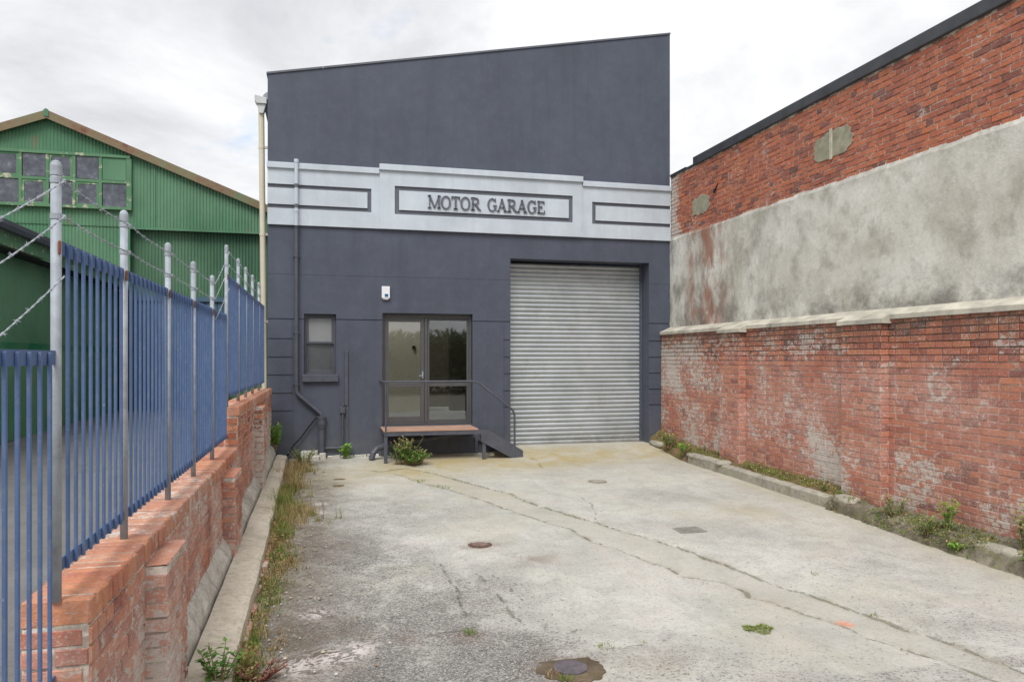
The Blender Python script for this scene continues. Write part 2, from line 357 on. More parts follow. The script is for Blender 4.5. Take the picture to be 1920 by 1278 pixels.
M_leaf = m_veg('leaves', [(0.0, (0.055, 0.15, 0.03)), (0.5, (0.10, 0.24, 0.04)), (0.85, (0.20, 0.36, 0.07)), (1.0, (0.42, 0.40, 0.16))])
M_lime = m_veg('bright_leaves', [(0.0, (0.13, 0.33, 0.04)), (0.6, (0.22, 0.46, 0.06)), (1.0, (0.34, 0.55, 0.10))])
M_tleaf = m_veg('tree_leaves', [(0.0, (0.035, 0.07, 0.02)), (0.6, (0.06, 0.12, 0.03)), (1.0, (0.10, 0.17, 0.05))])
M_litter = m_veg('litter', [(0.0, (0.30, 0.20, 0.11)), (0.5, (0.20, 0.12, 0.07)), (0.8, (0.5, 0.45, 0.36)), (1.0, (0.62, 0.60, 0.56))], 0.05)
M_stem = simple('dry_stems', (0.30, 0.22, 0.13), 0.8)
M_bark = simple('bark', (0.10, 0.08, 0.06), 0.9)

# ------------------------------------------------------------------ mesh helpers
ORG = {}
def org(o): return ORG.get(o.name, Vector((0, 0, 0))) if o else Vector((0, 0, 0))
def meta(o, label=None, cat=None, group=None, kind=None):
    for k, v in (('label', label), ('category', cat), ('group', group), ('kind', kind)):
        if v: o[k] = v
    return o
def thing(name, loc, label, cat, group=None):
    o = bpy.data.objects.new(name, None); C.objects.link(o); o.location = loc; o.empty_display_size = 0.2
    ORG[o.name] = Vector(loc)
    return meta(o, label, cat, group)

class MB:
    def __init__(s): s.v = []; s.f = []; s.mi = []; s.r = []; s.r2 = []
    def face(s, idx, mi=0, r=0.5, r2=0.5):
        s.f.append(tuple(idx)); s.mi.append(mi); s.r.append(r); s.r2.append(r2)
    def quad(s, a, b, c, d, mi=0, r=0.5, r2=0.5):
        k = len(s.v); s.v += [tuple(a), tuple(b), tuple(c), tuple(d)]; s.face((k, k+1, k+2, k+3), mi, r, r2)
    def tri(s, a, b, c, mi=0, r=0.5, r2=0.5):
        k = len(s.v); s.v += [tuple(a), tuple(b), tuple(c)]; s.face((k, k+1, k+2), mi, r, r2)
    def box(s, x0, y0, z0, x1, y1, z1, mi=0, r=0.5, r2=0.5, ch=0.0, jit=0.0):
        if x0 > x1: x0, x1 = x1, x0
        if y0 > y1: y0, y1 = y1, y0
        if z0 > z1: z0, z1 = z1, z0
        j = lambda: random.uniform(-jit, jit)
        if ch <= 0:
            k = len(s.v)
            s.v += [(x+j(), y+j(), z+j()) for z in (z0, z1) for y in (y0, y1) for x in (x0, x1)]
            for f in ((0, 2, 3, 1), (4, 5, 7, 6), (0, 1, 5, 4), (2, 6, 7, 3), (0, 4, 6, 2), (1, 3, 7, 5)):
                s.face([k+i for i in f], mi, r, r2)
            return
        # chamfered box: 24 vertices
        k = len(s.v); idx = {}
        for ix, x in enumerate((x0, x1)):
            for iy, y in enumerate((y0, y1)):
                for iz, z in enumerate((z0, z1)):
                    jx, jy, jz = j(), j(), j(); cc = ch*random.uniform(0.6, 1.5)
                    dx = cc if ix == 0 else -cc; dy = cc if iy == 0 else -cc; dz = cc if iz == 0 else -cc
                    for ax in range(3):
                        p = [x+jx+(dx if ax != 0 else 0), y+jy+(dy if ax != 1 else 0), z+jz+(dz if ax != 2 else 0)]
                        idx[(ix, iy, iz, ax)] = len(s.v); s.v.append(tuple(p))
        for ax in range(3):
            for sd_ in (0, 1):
                o = [(0, 0), (1, 0), (1, 1), (0, 1)]
                if sd_ == 0: o = o[::-1]
                q = []
                for a, b in o:
                    t_ = [a, b]; t_.insert(ax, sd_)
                    q.append(idx[(*t_, ax)])
                if ax == 1: q = q[::-1]
                s.face(q, mi, r, r2)
        for ax in range(3):          # edges parallel to ax
            o1, o2 = [a for a in range(3) if a != ax]
            for a in (0, 1):
                for b in (0, 1):
                    c0 = [0, 0, 0]; c0[o1] = a; c0[o2] = b; c1 = list(c0); c1[ax] = 1
                    q = [idx[(*c0, o1)], idx[(*c0, o2)], idx[(*c1, o2)], idx[(*c1, o1)]]
                    s.face(q, mi, r, r2)
        for c in [(a, b, d) for a in (0, 1) for b in (0, 1) for d in (0, 1)]:
            s.face([idx[(*c, 0)], idx[(*c, 1)], idx[(*c, 2)]], mi, r, r2)
    def tube(s, pts, r, n=10, mi=0, cap=True, rr=0.5):
        pts = [Vector(p) for p in pts]; rs = r if isinstance(r, (list, tuple)) else [r]*len(pts)
        k = len(s.v); up = None
        for i, p in enumerate(pts):
            t = (pts[min(i+1, len(pts)-1)]-pts[max(i-1, 0)]).normalized()
            if up is None: up = Vector((0, 0, 1)) if abs(t.z) < 0.9 else Vector((1, 0, 0))
            a = t.cross(up).normalized(); b = t.cross(a).normalized(); up = -b if (-b).dot(up) > 0 else b
            b = t.cross(a)
            for q in range(n):
                an = 2*math.pi*q/n; s.v.append(tuple(p+a*math.cos(an)*rs[i]+b*math.sin(an)*rs[i]))
        for i in range(len(pts)-1):
            for q in range(n):
                q2 = (q+1) % n
                s.face((k+i*n+q, k+i*n+q2, k+(i+1)*n+q2, k+(i+1)*n+q), mi, rr)
        if cap:
            s.face([k+q for q in range(n)][::-1], mi, rr); s.face([k+(len(pts)-1)*n+q for q in range(n)], mi, rr)
    def prism(s, poly, a0, a1, axis='y', mi=0, mside=None):
        """extrude a closed 2D polygon between a0 and a1 on an axis (poly in the other two, in x,y,z order)"""
        k = len(s.v); n = len(poly)
        for a in (a0, a1):
            for (u, v) in poly:
                s.v.append({'x': (a, u, v), 'y': (u, a, v), 'z': (u, v, a)}[axis])
        s.face([k+i for i in range(n)], mi); s.face([k+n+i for i in range(n)][::-1], mi)
        for i in range(n):
            j = (i+1) % n; s.face((k+i, k+n+i, k+n+j, k+j), mi if mside is None else mside)
    def build(s, name, mats, parent=None, smooth=False, bevel=0.0, fixn=True):
        if not isinstance(mats, (list, tuple)): mats = [mats]
        me = bpy.data.meshes.new(name); o0 = org(parent)
        me.from_pydata([(v[0]-o0.x, v[1]-o0.y, v[2]-o0.z) for v in s.v], [], s.f)
        for m in mats: me.materials.append(m)
        if len(mats) > 1: me.polygons.foreach_set('material_index', s.mi)
        a = me.attributes.new('rnd', 'FLOAT', 'FACE'); a.data.foreach_set('value', s.r)
        a = me.attributes.new('rnd2', 'FLOAT', 'FACE'); a.data.foreach_set('value', s.r2)
        if fixn:
            import bmesh
            bm = bmesh.new(); bm.from_mesh(me); bmesh.ops.recalc_face_normals(bm, faces=bm.faces); bm.to_mesh(me); bm.free()
        if smooth: me.polygons.foreach_set('use_smooth', [True]*len(me.polygons))
        me.update()
        o = bpy.data.objects.new(name, me); C.objects.link(o)
        if parent: o.parent = parent; ORG[o.name] = o0
        if bevel > 0:
            b = o.modifiers.new('bevel', 'BEVEL'); b.width = bevel; b.segments = 2; b.limit_method = 'ANGLE'; b.angle_limit = R(40)
        return o

def bricks(M, o, u, n, L, zf, H, course=0.079, blen=0.24, hd=4, h=0.007, skip=None, mi=0, mimortar=1, mortar=True, z0=0.0, gap=0.0115):
    """relief bricks on a plane: o bottom corner, u direction, n outward; the mortar is the plane itself"""
    o = Vector(o); u = Vector(u); n = Vector(n); up = Vector((0, 0, 1))
    if mortar: M.quad(o, o+u*L, o+u*L+up*H, o+up*H, mimortar)
    rows = int(H/course+0.5)
    for i in range(rows):
        za = i*course; zb = min(H, za+course)-gap
        if zb-za < 0.02: continue
        header = (i % hd) == hd-1
        bl = blen/2 if header else blen
        p = -random.uniform(0, 0.02)-(0 if i % 2 else bl/2)
        while p < L:
            q = p+bl; a = max(0, p+gap/2); b = min(L, q-gap/2)
            bl2 = bl*random.uniform(0.96, 1.04) if not header else bl
            p = q
            if b-a < 0.025: continue
            if skip and skip((o+u*((a+b)/2)+up*((za+zb)/2))): continue
            r = random.random(); r2 = random.random(); d = h*random.uniform(0.5, 1.35); ins = 0.003
            if random.random() < 0.04: d *= 0.15
            k = len(M.v); j = lambda m: random.uniform(-m, m)
            wz = lambda q_: 0.007*mnoise.noise(Vector((o.y*1+q_*0.55, i*0.13, 4.0)))+j(0.0015)
            cs = [(a+j(0.002), za+wz(a)), (b+j(0.002), za+wz(b)), (b+j(0.002), zb+wz(b)), (a+j(0.002), zb+wz(a))]
            for (x, z) in cs: M.v.append(tuple(o+u*x+up*z))
            for t, (x, z) in enumerate(cs):
                sx = 1 if t in (0, 3) else -1; sz = 1 if t in (0, 1) else -1
                M.v.append(tuple(o+u*(x+sx*(ins+abs(j(0.003))))+up*(z+sz*(ins+abs(j(0.002))))+n*(d+j(0.0012))))
            M.face((k+4, k+5, k+6, k+7), mi, r, r2)
            for t in range(4):
                t2 = (t+1) % 4; M.face((k+t, k+t2, k+4+t2, k+4+t), mi, r, r2)

# ------------------------------------------------------------------ the yard's surface
PY = [(-30, -1.0), (0, -0.44), (5.6, -0.33), (8.5, -0.245), (12.4, -0.18), (13.3, -0.155), (14.2, -0.12), (20, -0.12)]
def sm(a, b, t): t = min(1, max(0, (t-a)/(b-a))); return t*t*(3-2*t)
def g(x, y):
    for (a, za), (b, zb) in zip(PY, PY[1:]):
        if y <= b: z = za+(zb-za)*(y-a)/(b-a); break
    else: z = PY[-1][1]
    z += 0.085*sm(3.0, 3.9, x)*sm(12.6, 14.3, y)
    return z
def gp(px, py):
    """ground point seen at this spot of the photograph"""
    t = (px-960)/1388; c, s = math.cos(YAW), math.sin(YAW); z = -0.25
    for _ in range(12):
        d = (1.73-z)*1388/(py-671); x = d*(c*t+s); y = d*(c-s*t); z = g(x, y)
    return Vector((x, y, z))
crackA = [(700, 884), (760, 876), (817, 887), (874, 904), (949, 922), (1005, 945), (1065, 962), (1117, 977), (1147, 988), (1200, 1003), (1271, 1024), (1324, 1044), (1380, 1065), (1432, 1086), (1477, 1104), (1511, 1110), (1582, 1136), (1639, 1155), (1702, 1179), (1766, 1198), (1837, 1226), (1920, 1262), (1990, 1290)]
crackB = [(690, 880), (742, 887), (802, 907), (847, 917), (911, 939), (960, 956), (1020, 977), (1065, 990), (1110, 1014), (1155, 1027), (1200, 1044), (1260, 1065), (1282, 1078), (1350, 1086), (1387, 1102), (1410, 1116), (1462, 1132), (1537, 1155), (1597, 1177), (1624, 1192), (1687, 1211), (1762, 1237), (1837, 1264), (1920, 1296)]
crackC = [[(828, 1055), (840, 1080), (858, 1110), (866, 1140), (880, 1165)], [(895, 1075), (925, 1105), (955, 1140), (975, 1170)], [(922, 1075), (950, 1100), (980, 1125)],
          [(985, 850), (1010, 865), (1018, 880)], [(1090, 932), (1110, 945), (1118, 965), (1114, 975)], [(800, 1190), (860, 1180), (900, 1172)],
          [(590, 935), (603, 938), (608, 955), (600, 975)], [(1140, 1215), (1200, 1208), (1250, 1210)]]
def to_xy(l): return np.array([[*gp(*p)[:2]] for p in l])
def seg_dist(P, poly, signed=False):
    best = np.full(len(P), 1e9); sg = np.ones(len(P))
    for a, b in zip(poly[:-1], poly[1:]):
        ab = b-a; t = np.clip(((P-a)@ab)/(ab@ab), 0, 1); q = a+t[:, None]*ab; d = np.linalg.norm(P-q, axis=1)
        cr = (ab[0]*(P[:, 1]-a[1])-ab[1]*(P[:, 0]-a[0])); m = d < best
        best[m] = d[m]; sg[m] = np.sign(cr[m])
    return best*sg if signed else best
def wiggle(poly, amp=0.02, step=0.08, seed=0):
    rs = random.Random(seed); outp = []
    for a, b in zip(poly[:-1], poly[1:]):
        n = max(1, int(np.linalg.norm(b-a)/step))
        for i in range(n): outp.append(a+(b-a)*i/n+np.array([rs.gauss(0, amp), rs.gauss(0, amp)]))
    outp.append(poly[-1]); return np.array(outp)
X0, X1, Y0, Y1, ST = -0.62, 7.0, -2.0, 14.64, 0.035
nx = int((X1-X0)/ST)+1; ny = int((Y1-Y0)/ST)+1
xs = np.linspace(X0, X1, nx); ys = np.linspace(Y0, Y1, ny)
GX, GY = np.meshgrid(xs, ys); P = np.stack([GX.ravel(), GY.ravel()], 1)
GZ = np.interp(P[:, 1], [a for a, b in PY], [b for a, b in PY])
def nsm(a, b, t): t = np.clip((t-a)/(b-a), 0, 1); return t*t*(3-2*t)
GZ = GZ+0.085*nsm(3.0, 3.9, P[:, 0])*nsm(12.6, 14.3, P[:, 1])
A_ = wiggle(to_xy(crackA), 0.012, 0.09, 1); B_ = wiggle(to_xy(crackB), 0.012, 0.09, 2)
dA = seg_dist(P, A_, True); dB = seg_dist(P, B_, True)
strip = np.clip(nsm(0.02, -0.02, dA)*nsm(-0.02, 0.02, dB), 0, 1)
dC = np.full(len(P), 1e9)
for i, c in enumerate(crackC): dC = np.minimum(dC, seg_dist(P, wiggle(to_xy(c), 0.008, 0.06, 10+i)))
ring = gp(1053, 1174); dC = np.minimum(dC, np.abs(np.linalg.norm(P-np.array(ring[:2]), axis=1)-0.13)+0.004)
crack = np.minimum(np.abs(dA), np.abs(dB)); crack2 = dC
def blob(px, py, r, amt, sx=1.0):
    c = gp(px, py); d = np.sqrt(((P[:, 0]-c.x)/sx)**2+(P[:, 1]-c.y)**2); return amt*np.exp(-(d/r)**2)
dark = np.zeros(len(P))
for b in [(640, 1010, .7, .55), (620, 1120, .5, .75), (560, 1200, .45, .9), (690, 1180, .5, .7), (820, 1150, .6, .6), (800, 1250, .5, 1.0), (930, 1240, .45, .8), (600, 1050, .6, .6),
          (720, 1060, .6, .55), (1010, 1225, .35, .55), (600, 950, .9, .45), (900, 1100, .6, .45), (1230, 930, .5, .25), (1280, 1255, .5, .35), (1800, 1170, .5, .35), (1500, 1270, .4, .3), (1430, 1000, .6, .15),
          (700, 1278, .7, .8), (900, 1278, .6, .6), (1230, 985, .5, .15), (1610, 1060, .6, .2), (770, 960, .9, .3)]:
    dark += blob(*b)
dark = np.clip(dark, 0, 1.2)
dark[P[:, 1] < 4.2] = np.maximum(dark[P[:, 1] < 4.2], 0.45)
left = nsm(0.55, -0.25, P[:, 0]+0.12*np.sin(P[:, 1]*2.1)+0.07*np.sin(P[:, 1]*5.3))*nsm(14.6, 13.5, P[:, 1])
yellow = blob(900, 868, 1.0, 0.9, 1.6)+blob(760, 872, .8, .5, 1.2)+blob(1000, 855, .7, .8, 1.5)+blob(1130, 850, .8, .7, 1.8)+blob(1230, 850, .6, .5)+blob(620, 900, 1.0, .45, 1.2)+blob(1400, 960, .5, .4)
yellow += 0.25*strip*nsm(8, 12, P[:, 1]); yellow += 0.35*np.exp(-((P[:, 0]-6.35)/0.25)**2)
yellow = np.clip(yellow, 0, 1)
spot = blob(1583, 1167, 0.075, 1.0, 1.2)
rust = blob(900, 1022, .22, 1.0)+blob(1000, 1048, .18, .6, 1.4)+blob(880, 1192, .15, .6)+blob(770, 1195, .12, .6)+blob(1072, 1252, .25, .9)+blob(1230, 1235, .3, .35)
white = blob(600, 945, .10, 1.0)+blob(605, 960, .08, 1.0)+blob(590, 1150, .12, .8)+blob(640, 1225, .16, .8)+blob(560, 1250, .18, .7)+blob(675, 1215, .12, .7)
GZ = GZ-0.010*strip*(0.6+0.4*np.sin(P[:, 1]*3)) - 0.012*np.exp(-(crack/0.03)**2) - 0.006*np.exp(-(crack2/0.02)**2)
GZ = GZ+0.006*np.sin(P[:, 0]*1.7+P[:, 1]*0.9)*np.sin(P[:, 1]*1.3)
me = bpy.data.meshes.new('yard')
idx = np.arange(nx*ny).reshape(ny, nx)
F_ = np.stack([idx[:-1, :-1], idx[:-1, 1:], idx[1:, 1:], idx[1:, :-1]], -1).reshape(-1, 4)
me.vertices.add(len(P)); me.vertices.foreach_set('co', np.stack([P[:, 0], P[:, 1], GZ], 1).ravel())
me.loops.add(F_.size); me.loops.foreach_set('vertex_index', F_.ravel())
me.polygons.add(len(F_)); me.polygons.foreach_set('loop_start', np.arange(len(F_))*4); me.polygons.foreach_set('loop_total', np.full(len(F_), 4))
me.polygons.foreach_set('use_smooth', np.ones(len(F_), dtype=bool))
for nm, ar in (('dark', dark), ('strip', strip), ('crack', crack), ('crack2', crack2), ('yellow', yellow), ('soil', left), ('spot', spot), ('rustm', rust), ('whitem', white)):
    a = me.attributes.new(nm, 'FLOAT', 'POINT'); a.data.foreach_set('value', ar.astype(np.float32))
me.update(); me.validate()
def m_yard():
    n = NT('worn_concrete')
    big = n.noise(0.7, 7, 0.6); mid = n.noise(3.5, 7, 0.68, dist=0.5); fine = n.noise(28, 6, 0.72); vf = n.noise(95, 4, 0.7); peb = n.noise(55, 3, 0.55, dist=0.8)
    c = n.ramp(big, [(0.32, (0.45, 0.44, 0.40)), (0.5, (0.535, 0.53, 0.485)), (0.66, (0.60, 0.595, 0.555))])
    smr = n.noise(1.3, 7, 0.65, n.map((1.6, 0.7, 1), rot=(0, 0, 0.5)), dist=0.8)
    c = n.mix(n.math('MULTIPLY', n.ramp(smr, [(0.5, 0.0), (0.62, 1.0)]), 0.3), c, (0.34, 0.335, 0.30))
    c = n.mix(n.math('MULTIPLY', n.ramp(mid, [(0.44, 0.0), (0.66, 1.0)]), 0.42), c, (0.33, 0.32, 0.29))
    c = n.mix(n.math('MULTIPLY', n.ramp(fine, [(0.40, 0.0), (0.65, 1.0)]), 0.26), c, (0.27, 0.265, 0.245))
    c = n.mix(n.math('MULTIPLY', n.ramp(vf, [(0.52, 0.0), (0.66, 1.0)]), 0.35), c, (0.22, 0.21, 0.20))
    c = n.mix(n.math('MULTIPLY', n.ramp(vf, [(0.30, 1.0), (0.40, 0.0)]), 0.35), c, (0.72, 0.70, 0.66))
    t1 = n.noise(0.9, 6, 0.6, n.map(loc=(11, 3, 0))); t2 = n.noise(1.4, 6, 0.6, n.map(loc=(2, 13, 0)))
    c = n.mix(n.math('MULTIPLY', n.ramp(t1, [(0.5, 0.0), (0.65, 1.0)]), 0.35), c, (0.52, 0.49, 0.38))
    c = n.mix(n.math('MULTIPLY', n.ramp(t2, [(0.52, 0.0), (0.66, 1.0)]), 0.3), c, (0.56, 0.49, 0.45))
    dk = n.attr('dark')
    dkn = n.math('MULTIPLY', dk, n.ramp(mid, [(0.3, 0.35), (0.6, 1.4)]))
    c = n.mix(n.math('MULTIPLY', dkn, 0.50, clamp=True), c, (0.20, 0.19, 0.18))
    pv = n.math('ADD', n.math('MULTIPLY', peb, 0.7), n.math('MULTIPLY', fine, 0.3))
    pv = n.math('ADD', pv, n.math('MULTIPLY', dkn, 0.115))
    c = n.mix(n.math('MULTIPLY', n.ramp(pv, [(0.585, 0.0), (0.63, 1.0)]), 0.72), c, (0.135, 0.13, 0.125))
    lg = n.noise(70, 4, 0.7, n.map(loc=(5, 9, 0)))
    c = n.mix(n.math('MULTIPLY', n.math('MULTIPLY', n.ramp(lg, [(0.53, 0.0), (0.58, 1.0)]), dkn), 0.55, clamp=True), c, (0.50, 0.485, 0.455))
    dg = n.noise(42, 4, 0.7, n.map(loc=(1, 4, 0)))
    c = n.mix(n.math('MULTIPLY', n.math('MULTIPLY', n.ramp(dg, [(0.54, 0.0), (0.59, 1.0)]), dkn), 0.6, clamp=True), c, (0.10, 0.095, 0.09))
    # strip of newer concrete over the drain trench
    sc = n.ramp(n.noise(2.1, 6, 0.6), [(0.35, (0.40, 0.385, 0.33)), (0.65, (0.50, 0.48, 0.43))])
    sc = n.mix(n.math('MULTIPLY', n.ramp(fine, [(0.42, 0.0), (0.7, 1.0)]), 0.25), sc, (0.26, 0.24, 0.2))
    c = n.mix(n.math('MULTIPLY', n.attr('strip'), 0.5), c, sc)
    ye = n.math('MULTIPLY', n.attr('yellow'), n.ramp(n.noise(1.9, 7, 0.68, n.map(loc=(4, 1, 0)), dist=0.6), [(0.3, 0.15), (0.6, 1.0)]))
    c = n.mix(n.math('MULTIPLY', ye, 0.9, clamp=True), c, (0.40, 0.325, 0.155))
    so = n.math('MULTIPLY', n.attr('soil'), n.ramp(n.noise(4, 7, 0.7), [(0.33, 0.3), (0.6, 1.0)]))
    c = n.mix(n.math('MULTIPLY', so, 0.85, clamp=True), c, n.ramp(fine, [(0.35, (0.20, 0.17, 0.13)), (0.6, (0.11, 0.09, 0.07)), (0.7, (0.4, 0.37, 0.31))]))
    c = n.mix(n.math('MULTIPLY', n.math('MULTIPLY', n.attr('rustm'), n.ramp(mid, [(0.35, 0.2), (0.6, 1.0)])), 0.7, clamp=True), c, (0.17, 0.10, 0.07))
    wh = n.math('MULTIPLY', n.attr('whitem'), n.ramp(n.noise(7, 5, 0.7, dist=1.5), [(0.47, 0.0), (0.52, 1.0), (0.56, 1.0), (0.62, 0.0)]))
    c = n.mix(n.math('MULTIPLY', wh, 1.3, clamp=True), c, (0.62, 0.56, 0.54))
    spn = n.math('ADD', n.attr('spot'), n.math('MULTIPLY', n.math('SUBTRACT', fine, 0.5), 3.0))
    c = n.mix(n.math('MULTIPLY', n.math('MULTIPLY', n.ramp(spn, [(0.35, 0.0), (0.9, 1.0)]), n.step(n.attr('spot'), 0.05, 0.3)), 0.75), c, (0.72, 0.25, 0.13))
    wob = n.noise(5, 5, 0.72)
    thr = n.math('MULTIPLY', n.step(wob, 0.36, 0.60), 0.028)
    cm = n.math('SUBTRACT', 1.0, n.step(n.math('DIVIDE', n.attr('crack'), n.math('ADD', thr, 0.006)), 0.45, 1.0))
    thr2 = n.math('MULTIPLY', n.step(wob, 0.36, 0.62), 0.027)
    cm2 = n.math('SUBTRACT', 1.0, n.step(n.math('DIVIDE', n.attr('crack2'), n.math('ADD', thr2, 0.003)), 0.4, 1.0))
    halo = n.math('MULTIPLY', n.step(n.attr('crack'), 0.09, 0.0), n.ramp(mid, [(0.45, 0.0), (0.6, 0.5)]))
    c = n.mix(halo, c, (0.25, 0.22, 0.15))
    ck = n.math('MAXIMUM', cm, n.math('MULTIPLY', cm2, 1.0))
    c = n.mix(n.math('MULTIPLY', ck, 0.55), c, n.ramp(wob, [(0.5, (0.06, 0.05, 0.04)), (0.62, (0.09, 0.10, 0.03))]))
    hgt = n.math('SUBTRACT', n.math('ADD', n.math('MULTIPLY', fine, 0.7), n.math('MULTIPLY', vf, 0.5)), n.math('MULTIPLY', ck, 1.5))
    b = n.bump(hgt, 0.5, 0.012)
    n.bump(mid, 0.35, 0.03, b)
    return n.fin(c, 0.9, spec=0.25)
me.materials.append(m_yard())
yard = bpy.data.objects.new('yard', me); C.objects.link(yard); meta(yard, kind='structure')

M = MB(); M.quad((-300, -300, -0.62), (300, -300, -0.62), (300, 400, -0.62), (-300, 400, -0.62)); meta(M.build('ground', M_earth), kind='structure')
def nz(y): return 0.42+0.011*(y-18.4)
M = MB()
for i in range(24):
    ya = -8+i*2; yb = ya+2
    M.quad((-14, ya, nz(ya)), (-1.16, ya, nz(ya)), (-1.16, yb, nz(yb)), (-14, yb, nz(yb)))
meta(M.build('driveway', M_asph), kind='structure')

# ------------------------------------------------------------------ garage building
YF = 14.2
gar = thing('garage_building', (3, YF, -0.1), 'dark grey rendered garage with a sloping parapet, pale name band and roller door', 'garage')
def ztop(x): return 6.911+(x+1.018)*(8.486-6.911)/(6.985+1.018)
def cellwall(M, xs, zs, depth, topf=None, thick=0.4, mat=lambda i, j: 0):
    """wall face at y=YF made of cells; depth(i,j) gives recess (None = opening)"""
    nxc, nzc = len(xs)-1, len(zs)-1
    D = [[depth((xs[i]+xs[i+1])/2, (zs[j]+zs[j+1])/2) for j in range(nzc)] for i in range(nxc)]
    Z = lambda i, j: zs[j] if (j < nzc or topf is None) else topf(xs[i])
    for i in range(nxc):
        for j in range(nzc):
            d = D[i][j]
            if d is None: continue
            y = YF+d; x0, x1 = xs[i], xs[i+1]
            M.quad((x0, y, Z(i, j)), (x1, y, Z(i+1, j)), (x1, y, Z(i+1, j+1)), (x0, y, Z(i, j+1)), mat((x0+x1)/2, (zs[j]+zs[j+1])/2))
    yb = YF+thick
    for i in range(nxc+1):
        for j in range(nzc):
            a = D[i-1][j] if i > 0 else None; b = D[i][j] if i < nxc else None
            if a == b: continue
            da = thick if a is None else a; db = thick if b is None else b
            M.quad((xs[i], YF+da, Z(i, j)), (xs[i], YF+db, Z(i, j)), (xs[i], YF+db, Z(i, j+1)), (xs[i], YF+da, Z(i, j+1)), mat(xs[i], (zs[j]+zs[j+1])/2))
    for j in range(nzc+1):
        for i in range(nxc):
            a = D[i][j-1] if j > 0 else None; b = D[i][j] if j < nzc else None
            if a == b: continue
            da = thick if a is None else a; db = thick if b is None else b
            M.quad((xs[i], YF+da, Z(i, j)), (xs[i+1], YF+da, Z(i+1, j)), (xs[i+1], YF+db, Z(i+1, j)), (xs[i], YF+db, Z(i, j)), mat((xs[i]+xs[i+1])/2, zs[j]))
GW = 0.012
grz = [0.758, 1.082, 1.416, 1.744, 2.083, 2.447]
xs_ = sorted([-1.01, -0.569-GW, -0.569+GW, -0.37, 0.205, 0.448-GW, 0.448+GW, 1.06, 2.80, 3.43-GW, 3.43+GW, 3.561, 6.528, 7.0])
zs_ = sorted([3.262, 3.272, -0.4, 0.44, 1.43, 2.55, 2.585, 3.70] + [z-GW for z in grz]+[z+GW for z in grz]) + [4.17, 5.3, 99]
DOOR = (1.06, 2.80, 0.44, 2.585); WIN = (-0.37, 0.205, 1.43, 2.55); ROL = (3.561, 6.528, -0.4, 3.70)
def fdepth(x, z):
    for (a, b, c, d) in (DOOR, WIN, ROL):
        if a < x < b and c < z < d: return None
    def near(v, t): return abs(v-t) < GW*0.99
    if near(z, 2.447): return 0.014
    if 3.262 < z < 3.272: return 0.003
    if z < 2.447:
        for q in grz[:-1]:
            if near(z, q) and (x < -0.56 or x > 6.5 or 3.42 < x < 3.57): return 0.014
        if near(x, -0.569) or near(x, 3.43): return 0.007
        if near(x, 0.448): return 0.004
    return 0.0
M = MB(); cellwall(M, xs_, zs_, fdepth, ztop, 0.42)
# side and back walls, back of the parapet
M.quad((-1.01, YF+0.42, -0.4), (-1.01, 26, -0.4), (-1.01, 26, 6.5), (-1.01, YF+0.42, 6.5))
M.quad((7.0, YF+0.42, -0.4), (7.0, 26, -0.4), (7.0, 26, 8.1), (7.0, YF+0.42, 8.1))
M.quad((-1.01, 26, -0.4), (7.0, 26, -0.4), (7.0, 26, 8.1), (-1.01, 26, 6.5))
M.quad((-1.01, YF+0.42, 5.8), (7.0, YF+0.42, 5.8), (7.0, YF+0.42, ztop(7.0)), (-1.01, YF+0.42, ztop(-1.01)))
M.build('wall', M_dark, gar)
M = MB()
for i in range(8):
    x0 = -1.03+i*1.005; x1 = x0+1.0
    k = len(M.v); y0, y1 = YF-0.02, YF+0.46
    M.v += [(x0, y0, ztop(x0)), (x1, y0, ztop(x1)), (x1, y1, ztop(x1)), (x0, y1, ztop(x0)), (x0, y0, ztop(x0)+0.035), (x1, y0, ztop(x1)+0.035), (x1, y1, ztop(x1)+0.035), (x0, y1, ztop(x0)+0.035)]
    for f in ((0, 3, 2, 1), (4, 5, 6, 7), (0, 1, 5, 4), (2, 3, 7, 6), (1, 2, 6, 5), (0, 4, 7, 3)): M.face([k+q for q in f])
M.build('parapet_capping', M_stripe, gar)
M = MB()      # roof; unseen opening over the office added to let daylight in
for (x0, x1, y0, y1) in ((-1.0, 7.0, 19.7, 26), (3.4, 7.0, 14.7, 19.7)):
    zr = lambda x: 6.3+(x+1)*0.19
    M.quad((x0, y0, zr(x0)), (x1, y0, zr(x1)), (x1, y1, zr(x1)), (x0, y1, zr(x0)))
M.build('roof', M_flash, gar)
# name band with recessed dark stripes
bx = [-1.01, 0.836, 0.851, 0.93, 0.94]
M = MB()
def band(x0, x1, z0, z1, proud, fr=None, openl=False, openr=False):
    """pale panel; fr=(ox0,ox1,oz0,oz1,w) a sunk dark frame of width w"""
    xs = [x0, x1]; zs = [z0, z1]
    if fr:
        a, b, c, d, w_ = fr
        xs = [x0] + ([] if openl else [a, a+w_]) + ([] if openr else [b-w_, b]) + [x1]; zs = [z0, c, c+w_, d-w_, d, z1]
    def dep(x, z):
        if fr:
            a, b, c, d, w_ = fr
            ina = (openl or x > a) and (openr or x < b) and c < z < d
            inb = (openl or x > a+w_) and (openr or x < b-w_) and c+w_ < z < d-w_
            if ina and not inb: return -proud+0.028
        return -proud
    def mt(x, z): return 1 if dep(x, z) != -proud else 0
    cellwall(M, xs, zs, dep, None, 0.0, mt)
band(-1.01, 1.005, 4.17, 5.20, 0.045, (0, 0.851, 4.47, 4.912, 0.072), openl=True)
band(1.005, 5.043, 4.17, 5.27, 0.060, (1.287, 4.838, 4.456, 4.99, 0.082))
band(5.043, 7.0, 4.17, 5.20, 0.045, (5.26, 9, 4.45, 4.895, 0.072), openr=True)
bnd = M.build('name_band', [M_pale, M_stripe], gar)
M = MB()
